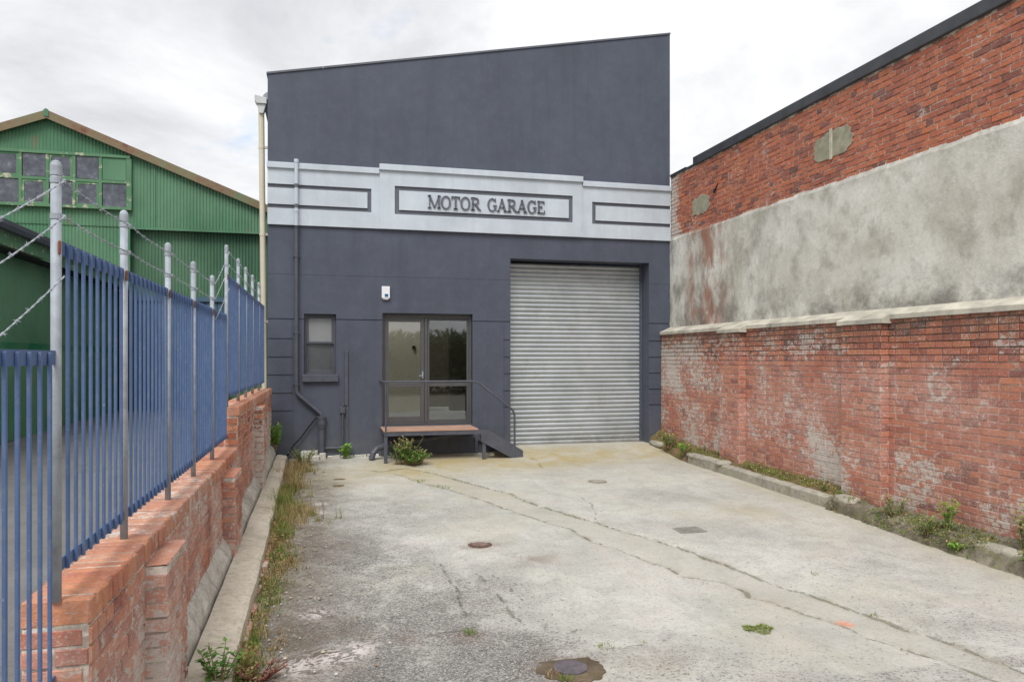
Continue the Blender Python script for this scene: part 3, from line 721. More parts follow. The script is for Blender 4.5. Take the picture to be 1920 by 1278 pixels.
M.box(-1.02, YF-0.085, 5.195, 1.0, YF, 5.305); M.box(1.0, YF-0.105, 5.27, 5.05, YF, 5.385); M.box(5.052, YF-0.085, 5.195, 7.0, YF, 5.305)
M.build('cornice', M_pale, gar, bevel=0.008)
# lettering: drawn stroke by stroke
def letter(M, ch, x0, z0, w_, h, y0, y1):
    T, t = 0.036, 0.018
    def bar(xa, za, xb, zb, th):
        a = Vector((xa, za)); b = Vector((xb, zb)); d = (b-a).normalized(); n_ = Vector((-d.y, d.x))*th/2
        poly = [a-n_, b-n_, b+n_, a+n_]; M.prism([(x0+p.x, z0+p.y) for p in poly], y0, y1)
    def serif(x, z, half=0.034): bar(x-half, z, x+half, z, 0.016)
    def arc(cx, cz, rx, rz, a0, a1, tk=T, tn=t, n_=18):
        po, pi_ = [], []
        for i in range(n_+1):
            a = R(a0+(a1-a0)*i/n_); th = tn+(tk-tn)*abs(math.cos(a))
            po.append((cx+rx*math.cos(a), cz+rz*math.sin(a))); pi_.append((cx+(rx-th)*math.cos(a), cz+(rz-(tn+(tk-tn)*0.15))*math.sin(a)))
        for i in range(n_): M.prism([(x0+p[0], z0+p[1]) for p in (po[i], po[i+1], pi_[i+1], pi_[i])], y0, y1)
    if ch == 'M':
        bar(t, 0, t, h, t); bar(w_-T/2-0.008, 0, w_-T/2-0.008, h, T); bar(t, h, w_/2, 0.01, T*0.9); bar(w_/2, 0.01, w_-T/2-0.008, h, t)
        serif(t, 0.008); serif(w_-T/2-0.008, 0.008); serif(t-0.006, h-0.008, 0.03); serif(w_-T/2-0.002, h-0.008, 0.03)
    elif ch == 'O': arc(w_/2, h/2, w_/2, h/2+0.006, 0, 360, n_=28)
    elif ch == 'T':
        bar(w_/2, 0, w_/2, h, T); bar(0, h-0.011, w_, h-0.011, 0.022); serif(w_/2, 0.008, 0.042); bar(0.008, h-0.06, 0.008, h, 0.016); bar(w_-0.008, h-0.06, w_-0.008, h, 0.016)
    elif ch == 'R':
        bar(0.04, 0, 0.04, h, T); bar(0.03, h-0.01, w_*0.5, h-0.01, 0.02); bar(0.03, h*0.47, w_*0.5, h*0.47, 0.018)
        arc(w_*0.5, h*0.735, w_*0.36, h*0.265, -90, 90); bar(w_*0.5, h*0.47, w_*0.88, 0.012, T); serif(0.04, 0.008, 0.04); serif(w_*0.93, 0.008, 0.026)
        serif(0.03, h-0.008, 0.03)
    elif ch == 'G':
        arc(w_/2, h/2, w_/2, h/2+0.006, 42, 318, n_=24); bar(w_*0.86, 0.035, w_*0.86, h*0.44, T*0.9); bar(w_*0.62, h*0.44, w_*1.02, h*0.44, 0.016)
        bar(w_*0.87, h*0.72, w_*0.87, h+0.002, 0.014)
    elif ch == 'A':
        bar(0.02, 0, w_*0.5, h, t); bar(w_*0.47, h, w_-0.03, 0, T); bar(w_*0.22, h*0.33, w_*0.72, h*0.33, 0.018); serif(0.02, 0.008, 0.03); serif(w_-0.03, 0.008, 0.036)
    elif ch == 'E':
        bar(0.04, 0, 0.04, h, T); bar(0.01, h-0.01, w_*0.9, h-0.01, 0.02); bar(0.01, 0.01, w_*0.95, 0.01, 0.02); bar(0.04, h*0.52, w_*0.62, h*0.52, 0.018)
        bar(w_*0.9, h-0.06, w_*0.9, h, 0.014); bar(w_*0.96, 0, w_*0.96, 0.062, 0.014); bar(w_*0.62, h*0.42, w_*0.62, h*0.62, 0.014)
lx = 1.94
for word, ws, end in (('MOTOR', [0.225, 0.195, 0.165, 0.195, 0.190], 2.94), ('GARAGE', [0.185, 0.195, 0.190, 0.195, 0.185, 0.165], 4.25)):
    tot = sum(ws); start = 1.93 if word == 'MOTOR' else 3.08; gapw = (end-start-tot)/(len(ws)-1); x = start
    for ch, w_ in zip(word, ws):
        M2 = MB(); letter(M2, ch, x, 4.60, w_, 0.245, YF-0.062, YF-0.088); M2.build('letter', M_stripe, gar); x += w_+gapw
# door
def frame_rect(M, x0, x1, z0, z1, w_, y0, y1, wb=None):
    wb = wb or w_
    M.box(x0, y0, z0, x0+w_, y1, z1); M.box(x1-w_, y0, z0, x1, y1, z1); M.box(x0+w_, y0+0.002, z0, x1-w_, y1-0.002, z0+wb); M.box(x0+w_, y0+0.002, z1-w_, x1-w_, y1-0.002, z1)
M = MB(); frame_rect(M, 1.065, 2.795, 0.442, 2.55, 0.045, YF+0.10, YF+0.20); M.box(1.875, YF+0.095, 0.48, 1.925, YF+0.2, 2.505); M.box(1.062, YF+0.098, 2.552, 2.798, YF+0.42, 2.583)
df = M.build('door_frame', M_frame, gar, bevel=0.004)
M = MB(); frame_rect(M, 1.112, 1.872, 0.49, 2.50, 0.075, YF+0.115, YF+0.165, 0.115); M.box(1.185, YF+0.117, 1.17, 1.80, YF+0.163, 1.255)
dl = M.build('door', M_frame, gar, bevel=0.004)
M = MB(); M.quad((1.187, YF+0.14, 0.60), (1.80, YF+0.14, 0.60), (1.80, YF+0.14, 1.172), (1.187, YF+0.14, 1.172)); M.quad((1.187, YF+0.14, 1.253), (1.80, YF+0.14, 1.253), (1.80, YF+0.14, 2.43), (1.187, YF+0.14, 2.43))
M.build('pane', M_glass, dl)
M = MB(); M.box(1.825, YF+0.085, 1.33, 1.85, YF+0.115, 1.47, ch=0.004); M.tube([(1.838, YF+0.085, 1.39), (1.838, YF+0.06, 1.39), (1.76, YF+0.055, 1.39)], 0.008, 8)
M.build('door_handle', M_galv, dl)
M = MB(); frame_rect(M, 1.928, 2.748, 0.49, 2.50, 0.042, YF+0.12, YF+0.16, 0.05); M.box(1.97, YF+0.122, 1.18, 2.706, YF+0.158, 1.245)
sl = M.build('side_light', M_frame, gar, bevel=0.004)
M = MB(); M.quad((1.97, YF+0.14, 0.54), (2.706, YF+0.14, 0.54), (2.706, YF+0.14, 1.182), (1.97, YF+0.14, 1.182)); M.quad((1.97, YF+0.14, 1.243), (2.706, YF+0.14, 1.243), (2.706, YF+0.14, 2.46), (1.97, YF+0.14, 2.46))
M.build('pane', M_glass, sl)
# office behind the glass
M = MB(); M.quad((-0.8, 14.63, 0.44), (3.4, 14.63, 0.44), (3.4, 20, 0.44), (-0.8, 20, 0.44)); M.build('interior_floor', M_intfloor, gar)
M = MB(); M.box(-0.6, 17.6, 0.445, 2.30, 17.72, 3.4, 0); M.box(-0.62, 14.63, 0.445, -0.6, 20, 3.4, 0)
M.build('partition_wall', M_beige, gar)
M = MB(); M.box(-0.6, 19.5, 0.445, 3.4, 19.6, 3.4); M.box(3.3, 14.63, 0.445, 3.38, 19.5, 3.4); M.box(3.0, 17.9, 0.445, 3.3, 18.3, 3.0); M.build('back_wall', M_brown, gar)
M = MB(); M.tube([(2.05, 17.59, 1.98), (2.05, 17.55, 1.98)], 0.045, 14); M.build('wall_clock', M_black, gar)
# sash window
M = MB(); frame_rect(M, -0.368, 0.203, 1.432, 2.548, 0.035, YF+0.10, YF+0.19)
wf = M.build('window_frame', M_trim, gar, bevel=0.003)
M = MB(); frame_rect(M, -0.33, 0.165, 2.0, 2.51, 0.04, YF+0.105, YF+0.14); M.build('sash', M_trim, wf, bevel=0.003)
M = MB(); frame_rect(M, -0.33, 0.165, 1.47, 2.03, 0.04, YF+0.145, YF+0.18); M.build('sash', M_trim, wf, bevel=0.003)
M = MB(); M.quad((-0.29, YF+0.125, 2.04), (0.125, YF+0.125, 2.04), (0.125, YF+0.125, 2.47), (-0.29, YF+0.125, 2.47)); M.build('frosted_pane', M_frost, wf)
M = MB(); M.quad((-0.29, YF+0.165, 1.51), (0.125, YF+0.165, 1.51), (0.125, YF+0.165, 1.99), (-0.29, YF+0.165, 1.99)); M.build('pane', M_wglass, wf)
M = MB(); M.box(-0.40, YF-0.07, 1.29, 0.245, YF+0.1, 1.428); M.build('window_sill', M_trim, gar, bevel=0.008)
# roller door: rounded slats
M = MB(); pitch = 0.0905; yc = YF+0.40; nr = 41
prof = []
for i in range(nr):
    for t in range(12):
        a = t/12; z = -0.045+i*pitch+a*pitch
        prof.append((yc-0.036*abs(math.sin(math.pi*a))**0.62+(0.006 if t == 0 else 0), z))
prof.append((yc, -0.045+nr*pitch))
for (y, z) in prof: M.v += [(3.50, y, z), (6.60, y, z)]
for i in range(len(prof)-1): M.face((2*i, 2*i+1, 2*i+3, 2*i+2))
rd = M.build('roller_door', M_roller, gar, smooth=True)
M = MB(); M.box(3.50, yc-0.035, -0.062, 6.6, yc+0.01, -0.042); M.build('bottom_rail', M_galv, rd)
M = MB(); M.box(6.47, yc-0.05, -0.05, 6.529, yc-0.036, 3.7); M.build('guide_channel', M_trim, rd)
M = MB(); M.box(3.561, yc-0.05, -0.05, 3.62, yc-0.036, 3.7); M.build('guide_channel', M_trim, rd)
# facade pipes
M = MB(); X = -0.503; yp = YF-0.075
M.tube([(X, yp, 4.16), (X, yp, 1.14), (X+0.01, yp, 1.09), (X+0.05, yp, 1.04), (-0.09, yp, 0.72), (-0.06, yp, 0.68), (-0.055, yp, 0.60)], 0.034, 12)
for z in (3.6, 2.2, 1.25): M.tube([(X, yp, z-0.02), (X, yp, z+0.02)], 0.043, 12); M.box(X-0.06, YF-0.03, z-0.015, X+0.06, YF-0.001, z+0.015)
M.tube([(-0.055, yp, 0.66), (-0.055, yp, 0.62)], [0.085, 0.085], 14); M.tube([(-0.055, yp, 0.62), (-0.055, yp, 0.46), (-0.055, yp, 0.40)], [0.075, 0.072, 0.058], 14)
M.tube([(-0.055, yp-0.08, 0.53), (-0.055, yp-0.03, 0.53)], 0.04, 10)
M.tube([(-0.055, yp, 0.42), (-0.055, yp, -0.01)], 0.058, 14)
M.build('downpipe', M_trim, gar, smooth=False)
M = MB(); yq = YF-0.115; M.tube([(X, yq, 5.36), (X, yq, 4.15)], 0.034, 12); M.tube([(X, yq, 5.30), (X, yq, 5.36)], 0.042, 12); M.tube([(X, yq, 4.40), (X, yq, 4.45)], 0.041, 12)
M.build('painted_pipe_length', M_pale, gar, smooth=False)
for za_ in (4.47, 4.84):
    M = MB(); M.tube([(X, yq, za_), (X, yq, za_+0.072)], 0.0362, 12); M.build('painted_pipe_stripe', M_stripe, gar)
M = MB(); M.box(0.36, YF-0.03, 0.84, 0.425, YF, 1.86, ch=0.006); M.box(0.27, YF-0.07, 0.70, 0.375, YF, 0.83, ch=0.012); M.tube([(0.325, YF-0.05, 0.83), (0.325, YF-0.05, 0.90)], 0.03, 8)
M.tube([(0.325, YF-0.035, 0.72), (0.325, YF-0.035, 0.02)], 0.02, 8); M.box(0.39, YF-0.02, 0.0, 0.43, YF, 0.84); M.tube([(0.0, YF-0.045, 0.06), (0.33, YF-0.045, 0.06)], 0.022, 8)
M.build('conduit', M_trim, gar)
M = MB(); pts = [(-0.1, YF-0.09, 0.63), (-0.17, YF-0.06, 0.61), (-0.30, YF-0.05, 0.44), (-0.42, YF-0.06, 0.27), (-0.55, YF-0.08, 0.14), (-0.66, YF-0.12, -0.05)]
M.tube(pts, 0.013, 7); M.build('loose_cable', M_black, gar)
M = MB(); pts = [(0.83, YF-0.42, -0.13), (0.86, YF-0.40, -0.02), (0.93, YF-0.37, 0.06), (1.05, YF-0.32, 0.09), (2.75, YF-0.06, 0.30)]
M.tube(pts, 0.055, 12); M.tube([(1.02, YF-0.33, 0.085), (1.08, YF-0.31, 0.092)], 0.066, 12); M.build('waste_pipe', M_trim, gar)
M = MB()
M.tube([(-1.13, YF+0.12, 6.32), (-1.062, YF+0.12, 0.2)], 0.052, 12)
for z in (5.6, 4.0, 2.4): xq = -1.062-0.068*z/6.3; M.tube([(xq, YF+0.12, z-0.03), (xq, YF+0.12, z+0.03)], 0.057, 12); M.box(-1.13, YF+0.10, z-0.02, -1.012, YF+0.14, z+0.02)
M.build('drainpipe', M_cream, gar)
M = MB(); M.prism([(-1.235, 6.52), (-1.03, 6.48), (-1.03, 6.37), (-1.20, 6.37), (-1.235, 6.42)], YF+0.0, YF+0.22); M.prism([(-1.2, 6.368), (-1.04, 6.368), (-1.09, 6.2), (-1.16, 6.2)], YF+0.03, YF+0.2)
M.build('rainwater_head', simple('grey_gutter', (0.50, 0.52, 0.52), 0.5, var=0.1), gar, bevel=0.005)
M = MB()
M.prism([(-1.12, 6.50), (-1.013, 6.50), (-1.013, 6.64), (-1.05, 6.62), (-1.10, 6.57)], YF+0.15, 26); M.build('gutter', M_galv, gar)

# alarm box
al = thing('alarm_box', (1.12, YF, 2.84), 'small white alarm box with a blue square, on the dark wall above the glazed door', 'alarm')
M = MB(); M.prism([(1.045, 2.86), (1.195, 2.86), (1.195, 3.085), (1.045, 3.085)], YF-0.06, YF-0.001); M.prism([(1.05, 2.858), (1.19, 2.858), (1.16, 2.835), (1.08, 2.835)], YF-0.05, YF-0.002)
M.build('casing', M_white, al, bevel=0.006)
M = MB(); M.box(1.10, YF-0.064, 2.885, 1.165, YF-0.0605, 2.94); M.build('badge', M_bluescr, al)

# entrance platform with side steps
pl = thing('entrance_steps', (1.9, 13.8, -0.15), 'raised landing with reddish top, dark steel legs and handrail under the glazed door', 'steps')
XD0, XD1, YD = 1.03, 2.74, 13.40
M = MB(); M.box(XD0-0.01, YD-0.01, 0.405, XD1+0.01, YF-0.005, 0.43); M.build('deck', M_ply, pl, bevel=0.003)
M = MB(); M.box(XD0, YD, 0.33, XD1+0.12, YD+0.04, 0.404); M.box(XD0, YF-0.06, 0.33, XD1+0.12, YF-0.02, 0.404); M.box(XD0, YD+0.04, 0.332, XD0+0.04, YF-0.06, 0.402); M.box(XD1-0.04, YD+0.04, 0.332, XD1, YF-0.06, 0.402); M.box(1.85, YD+0.04, 0.334, 1.89, YF-0.06, 0.40)
M.build('frame', M_trim, pl)
for (x, y) in ((XD0+0.03, YD+0.02), (XD1+0.12, YD+0.03), (XD0+0.03, YF-0.05), (XD1+0.12, YF-0.05)):
    M = MB(); M.box(x-0.03, y-0.023, g(x, y)-0.02, x+0.03, y+0.023, 0.329); M.build('leg', M_trim, pl)
for y in (YD-0.015, YF-0.07):
    M = MB(); M.prism([(XD1+0.06, 0.40), (XD1+0.2, 0.40), (3.60, 0.0), (3.60, -0.15), (3.42, -0.15), (XD1+0.06, 0.19)], y, y+0.012); M.build('stringer', M_trim, pl)
for (x, z) in ((2.93, 0.25), (3.20, 0.10)):
    M = MB(); M.box(x, YD+0.0, z-0.03, x+0.26, YF-0.075, z); M.build('tread', M_trim, pl)
M = MB(); hy = YD-0.005; hz = 1.30
M.tube([(1.02, YF-0.005, 1.30), (1.01, YF-0.12, 1.305), (1.01, YD+0.12, 1.305), (1.015, YD+0.03, 1.305), (1.06, hy, 1.305), (1.15, hy, 1.305), (2.60, hy, 1.305), (2.70, hy, 1.295), (2.78, hy, 1.26), (2.86, hy, 1.19),
        (3.36, hy, 0.80), (3.41, hy, 0.75), (3.435, hy, 0.68), (3.44, hy, 0.55), (3.44, hy, -0.14)], 0.019, 10)
M.tube([(1.06, hy, 0.33), (1.06, hy, 1.295)], 0.016, 8); M.tube([(2.87, hy+0.02, 0.40), (2.87, hy+0.01, 1.17)], 0.016, 8)
M.build('handrail', M_trim, pl, smooth=False)

# ------------------------------------------------------------------ brick building on the right
rb = thing('brick_building', (7.0, 8, -0.2), 'old red brick side wall with a broad grey cement band, stone ledge and shallow piers', 'building')
XW, XL = 7.02, 6.80
YN = 0.5     # near end, behind the camera's view
def in_patch(p): return (8.62 < p.y < 9.58 and 4.55 < p.z < 5.0)
M = MB(); bricks(M, (XW, 14.19, 4.20), (0, -1, 0), (-1, 0, 0), 14.19-YN, None, 1.30, hd=5); 
M.quad((XW, 14.19, 4.2), (XW+0.5, 14.19, 4.2), (XW+0.5, 14.19, 5.5), (XW, 14.19, 5.5), 1)
M.build('upper_brickwork', [M_bu, M_mu], rb, fixn=False)
# cement band with a slightly uneven top edge and surface
M = MB(); nyc, nzc = 190, 26
for j in range(nzc+1):
    for i in range(nyc+1):
        y = 14.19-(14.19-YN)*i/nyc; top = 4.245+0.012*mnoise.noise(Vector((y*31, 2, 0)))+0.016*mnoise.noise(Vector((y*2.2, 0, 0)))+0.006*mnoise.noise(Vector((y*9, 5, 0)))
        z = 2.25+(top-2.25)*j/nzc; wv = 0.010*mnoise.noise(Vector((y*0.9, z*1.1, 3)))+0.004*mnoise.noise(Vector((y*4, z*4, 8)))
        M.v.append((XW-0.024+wv if j < nzc else XW+0.001, y, z if j < nzc else top+0.004))
for j in range(nzc):
    for i in range(nyc):
        k = j*(nyc+1)+i; M.face((k, k+1, k+nyc+2, k+nyc+1))
M.build('cement_band', M_stucco, rb, smooth=False, fixn=False)
# ledge
def ledge_piece(M, y0, y1, xo, z_in=2.375):
    xin = XW-0.0; dx = xin-xo; zo = z_in-dx*0.42
    n = max(1, int((y0-y1)/0.16)); 
    for s in range(n):
        a = y0-(y0-y1)*s/n; b = y0-(y0-y1)*(s+1)/n
        k = len(M.v)
        for y in (a, b):
            wb = 0.007*mnoise.noise(Vector((y*3, 1, 0))); wc = 0.008*mnoise.noise(Vector((y*5, 7, 0)))
            M.v += [(xin, y, z_in+wb), (xo+wc, y, zo+wb), (xo+wc, y, zo-0.055+wc), (xo+0.15, y, zo-0.06)]
        for q in range(3): M.face((k+q, k+q+1, k+5+q, k+4+q))
        if s == 0: M.face((k, k+1, k+2, k+3))
        if s == n-1: M.face((k+4, k+7, k+6, k+5))
M = MB()
PIL = [(11.63, 11.0), (8.49, 7.77), (5.35, 4.65), (2.2, 1.5)]
prev = 14.19
for (a, b) in PIL:
    ledge_piece(M, prev, a+0.02, XL-0.035); ledge_piece(M, a+0.05, b-0.05, XL-0.155); prev = b-0.02
ledge_piece(M, prev, YN, XL-0.035)
M.build('stone_ledge', M_ledge, rb, fixn=False)
M = MB(); zb = -0.42
prev = 14.19
for (a, b) in PIL+[(YN, YN)]:
    if prev-a > 0.01: bricks(M, (XL, prev, zb), (0, -1, 0), (-1, 0, 0), prev-a, None, 2.66, hd=4, course=0.0783)
    prev = b
M.build('lower_brickwork', [M_bl, M_ml], rb, fixn=False)
for (a, b) in PIL:
    M = MB(); xf = XL-0.12
    bricks(M, (xf, a, zb), (0, -1, 0), (-1, 0, 0), a-b, None, 2.63, hd=3, course=0.0783)
    bricks(M, (xf, b, zb), (1, 0, 0), (0, -1, 0), XL-xf, None, 2.63, hd=50, course=0.0783)
    M.quad((XL, a, zb), (xf, a, zb), (xf, a, zb+2.63), (XL, a, zb+2.63), 1)
    M.build('pier', [M_bl, M_ml], rb, fixn=False)
M = MB(); M.box(XW-0.045, YN, 5.49, XW+0.35, 13.165, 5.65, ch=0.008); M.box(XW-0.02, 13.165, 5.495, XW+0.35, 14.19, 5.535, ch=0.005); M.box(XW-0.03, 13.5, 5.535, XW+0.3, 14.19, 5.55, ch=0.004)
M.build('parapet_flashing', M_flash, rb)
M = MB(); M.quad((XW+0.3, YN, 5.5), (XW+9, YN, 5.5), (XW+9, 14.19, 5.5), (XW+0.3, 14.19, 5.5)); M.quad((XW+9, YN, -0.5), (XW+9, 14.19, -0.5), (XW+9, 14.19, 5.5), (XW+9, YN, 5.5)); M.quad((XL, YN, -0.5), (XW+9, YN, -0.5), (XW+9, YN, 5.5), (XL, YN, 5.5))
M.quad((XW, 14.2, -0.5), (XW+9, 14.2, -0.5), (XW+9, 14.2, 5.5), (XW, 14.2, 5.5))
M.build('roof', M_flash, rb)
def patch(yc_, zc_, ry, rz, seed, name='mortar_patch'):
    M = MB(); rs = random.Random(seed); pts = []
    for i in range(34):
        a = 2*math.pi*i/34; ca, sa = math.cos(a), math.sin(a)
        k = 1.0/max(abs(ca)**1.0, abs(sa))**0.45*0.82*rs.uniform(0.9, 1.1)
        pts.append((yc_+ry*ca*k, zc_+rz*sa*k))
    M.prism(pts, XW-0.017, XW+0.002, 'x'); return M.build(name, M_patch, rb)
patch(9.10, 4.775, 0.50, 0.235, 3); patch(12.9, 4.67, 0.40, 0.22, 5)
M = MB(); M.box(XW-0.027, 9.09, 4.56, XW-0.016, 9.15, 5.0, ch=0.003); M.build('wall_tie_strip', simple('whitened_timber', (0.5, 0.47, 0.38), 0.9, var=0.3, scale=14), rb)
M = MB(); M.prism([(12.30, 4.88), (12.42, 4.86), (12.44, 4.80), (12.36, 4.78), (12.26, 4.96)], XW-0.013, XW+0.0, 'x'); M.build('brick_hole_dark', M_black, rb)  # black plate painting in the darkness of a hole in the brickwork

# ------------------------------------------------------------------ kerb of the right wall
def strip_mesh(M, sect, ys, mi=0):
    """sect(y) -> list of (x,z)"""
    k0 = len(M.v); n = len(sect(ys[0]))
    for y in ys: M.v += [(x, y, z) for x, z in sect(y)]
    for i in range(len(ys)-1):
        for q in range(n-1):
            k = k0+i*n+q; M.face((k, k+1, k+n+1, k+n), mi)
def N(*a): return mnoise.noise(Vector(a))
def ksect(y):
    top = g(6.4, y)+0.15; r = 0.012; xo = 6.41+0.01*N(y*2, 0, 0)
    return [(xo, g(6.4, y)-0.05), (xo+0.008, top-0.02+r*N(y*6, 1, 0)), (xo+0.03, top+r*N(y*6, 2, 0)), (xo+0.12, top+0.01+0.012*N(y*7, 3, 0)), (xo+0.15, top-0.03)]
M = MB(); strip_mesh(M, ksect, [12.3-i*0.05 for i in range(78)]); 
y = 8.45; s_ = ksect(y); k = len(M.v); M.v += [(x, y, z) for x, z in s_]+[(6.8, y, -0.4)]; M.face([k+i for i in range(6)])
y = 12.3; s_ = ksect(y); k = len(M.v); M.v += [(x, y, z) for x, z in s_]+[(6.8, y, -0.4)]; M.face([k+i for i in range(6)])
meta(M.build('kerb', M_kface, fixn=False), kind='structure')
def bank(y):
    zt = g(6.4, y)+0.13+0.03*N(y*1.3, 4, 0); 
    if y < 8.4:
        base = g(6.35, y)-0.03; b = 0.5+0.5*N(y*1.1, 9, 1)
        xs__ = [6.34-0.05*b, 6.37, 6.41, 6.47, 6.55, 6.64, 6.72, 6.82]; zz = [base, zt-0.10, zt-0.03, zt+0.015, zt+0.02, zt+0.02, zt+0.04, zt+0.08]
    elif y > 12.3:
        base = g(6.5, y)-0.03; t = (y-12.3)/1.9
        xs__ = [6.42+0.10*t, 6.44+0.1*t, 6.47+0.1*t, 6.53+0.07*t, 6.6+0.05*t, 6.67, 6.74, 6.82]; zz = [base, zt-0.09, zt-0.03, zt+0.0, zt+0.01, zt+0.05, zt+0.10, zt+0.13]
    else:
        xs__ = [6.53, 6.545, 6.56, 6.59, 6.62, 6.67, 6.74, 6.82]; zz = [zt-0.08, zt-0.02, zt+0.0, zt+0.02, zt+0.03, zt+0.04, zt+0.07, zt+0.12]
    o = []
    for i, (x, z) in enumerate(zip(xs__, zz)):
        a = 0.0 if i == 0 else (0.055 if y < 8.4 else 0.03)
        o.append((x+a*0.7*N(y*5, i*1.7, 2), z+a*N(y*4.5, i*1.3, 5)+a*0.9*N(y*13, i*2.3, 1)))
    return o
M = MB(); strip_mesh(M, bank, [14.2-i*0.04 for i in range(48)]); strip_mesh(M, bank, [12.3-i*0.04 for i in range(98)])
meta(M.build('soil_bank', M_soil, fixn=False), kind='structure')
M = MB(); strip_mesh(M, bank, [8.42-i*0.03 for i in range(250)]); meta(M.build('stone_footing', M_rough, smooth=False, fixn=False), kind='structure')
def rock(name, x, y, z, rx, ry, rz, mat, seed, label, cat='stone', lvl=3, parent=None):
    import bmesh
    bm = bmesh.new(); bmesh.ops.create_icosphere(bm, subdivisions=lvl, radius=1)
    for v in bm.verts:
        p = v.co.copy(); k = 1+0.22*mnoise.noise(p*1.3+Vector((seed, 0, 0)))+0.09*mnoise.noise(p*4+Vector((0, seed, 0)))
        q = Vector([math.copysign(abs(c)**0.75, c) for c in p]); v.co = Vector((q.x*rx*k, q.y*ry*k, q.z*rz*k))
    me = bpy.data.meshes.new(name); bm.to_mesh(me); bm.free(); me.materials.append(mat)
    me.polygons.foreach_set('use_smooth', [True]*len(me.polygons))
    o = bpy.data.objects.new(name, me); C.objects.link(o); o.location = (x, y, z); 
    if label: meta(o, label, cat)
    return o
rock('footing_stone', 6.50, 11.2, g(6.4, 11.2)+0.17, 0.12, 0.13, 0.05, M_kface, 2, 'pale rounded lump at the near end of the narrow slab on the right kerb')
rock('kerb_slab', 6.50, 11.85, g(6.4, 11.8)+0.15, 0.09, 0.62, 0.045, M_kface, 8, 'long pale slab lying on the far right kerb', 'slab')
rock('footing_stone', 6.55, 8.22, g(6.4, 8.2)+0.14, 0.13, 0.19, 0.07, M_kface, 4, 'pale stone at the end of the straight kerb, below the nearer brick pier')
rock('footing_stone', 6.55, 6.0, g(6.4, 6.0)+0.12, 0.11, 0.30, 0.06, M_kface, 6, 'pale flat stone on the mossy footing at the right edge of the picture')
rock('footing_stone', 6.55, 13.85, g(6.4, 13.8)+0.06, 0.10, 0.28, 0.06, M_kface, 9, 'pale stone in the corner between the garage and the brick wall')
rock('rubble_block', 3.05, 13.62, -0.085, 0.055, 0.04, 0.035, M_rubble, 3, 'small pale rubble piece lying under the steps', 'rubble')

# ------------------------------------------------------------------ left boundary wall
lw = thing('boundary_wall', (-1.05, 3.3, -0.35), 'low weathered red brick boundary wall with brick-on-edge top, stepping up towards the garage', 'wall')
XA, XB = -1.17, -0.93
def wall_sec(y0, y1, ztop_, zbase):
    M = MB(); H = ztop_-0.112-zbase
    bricks(M, (XB, y0, zbase), (0, 1, 0), (1, 0, 0), y1-y0, None, H, hd=4, h=0.009)
    bricks(M, (XA, y1, zbase), (0, -1, 0), (-1, 0, 0), y1-y0, None, H, hd=4, h=0.009)
    bricks(M, (XA, y0, zbase), (1, 0, 0), (0, -1, 0), XB-XA, None, H, hd=50, h=0.010)
    bricks(M, (XB, y1, zbase), (-1, 0, 0), (0, 1, 0), XB-XA, None, H, hd=50, h=0.010)
    M.quad((XA, y0, zbase+H), (XB, y0, zbase+H), (XB, y1, zbase+H), (XA, y1, zbase+H), 1)
    M.build('wall_section', [M_bw, M_mw], lw, fixn=False)
    M = MB(); M.box(XA+0.012, y0+0.008, ztop_-0.1115, XB-0.006, y1-0.006, ztop_-0.005, 1)
    y = y0
    while y < y1-0.03:
        r = random.random(); o = random.uniform(-0.006, 0.008); z = random.uniform(-0.003, 0.004)
        M.box(XA-0.004+o*0.5, y+0.005, ztop_-0.110, XB+0.010+o, min(y+0.076, y1), ztop_+z, 0, r, random.random(), ch=0.008, jit=0.002)
        y += 0.0845
    M.build('coping', [M_bc, M_mw], lw)
wall_sec(-3.0, 3.335, 0.305, -0.75)
wall_sec(3.34, 8.66, 0.755, -0.62)
wall_sec(8.665, 13.85, 1.195, -0.5)
def pier(y0, y1, zt):
    M = MB(); xf = -0.817; zb = -0.6
    bricks(M, (xf, y0, zb), (0, 1, 0), (1, 0, 0), y1-y0, None, zt-zb, hd=3, h=0.010)
    bricks(M, (XB, y0, zb), (1, 0, 0), (0, -1, 0), xf-XB, None, zt-zb, hd=50, h=0.010, blen=0.3)
    bricks(M, (xf, y1, zb), (-1, 0, 0), (0, 1, 0), xf-XB, None, zt-zb, hd=50, h=0.010, blen=0.3)
    y = y0
    while y < y1-0.04:
        M.box(XB+0.002, y+0.003, zt-0.002, xf+0.006, min(y+0.118, y1), zt+0.012, 0, random.random()*0.5, 0.2, ch=0.005, jit=0.002); y += 0.122
    M.build('pier', [M_bw, M_mw], lw, fixn=False)
pier(4.29, 4.84, 0.62); pier(7.36, 7.95, 0.61); pier(10.6, 11.15, 1.05)
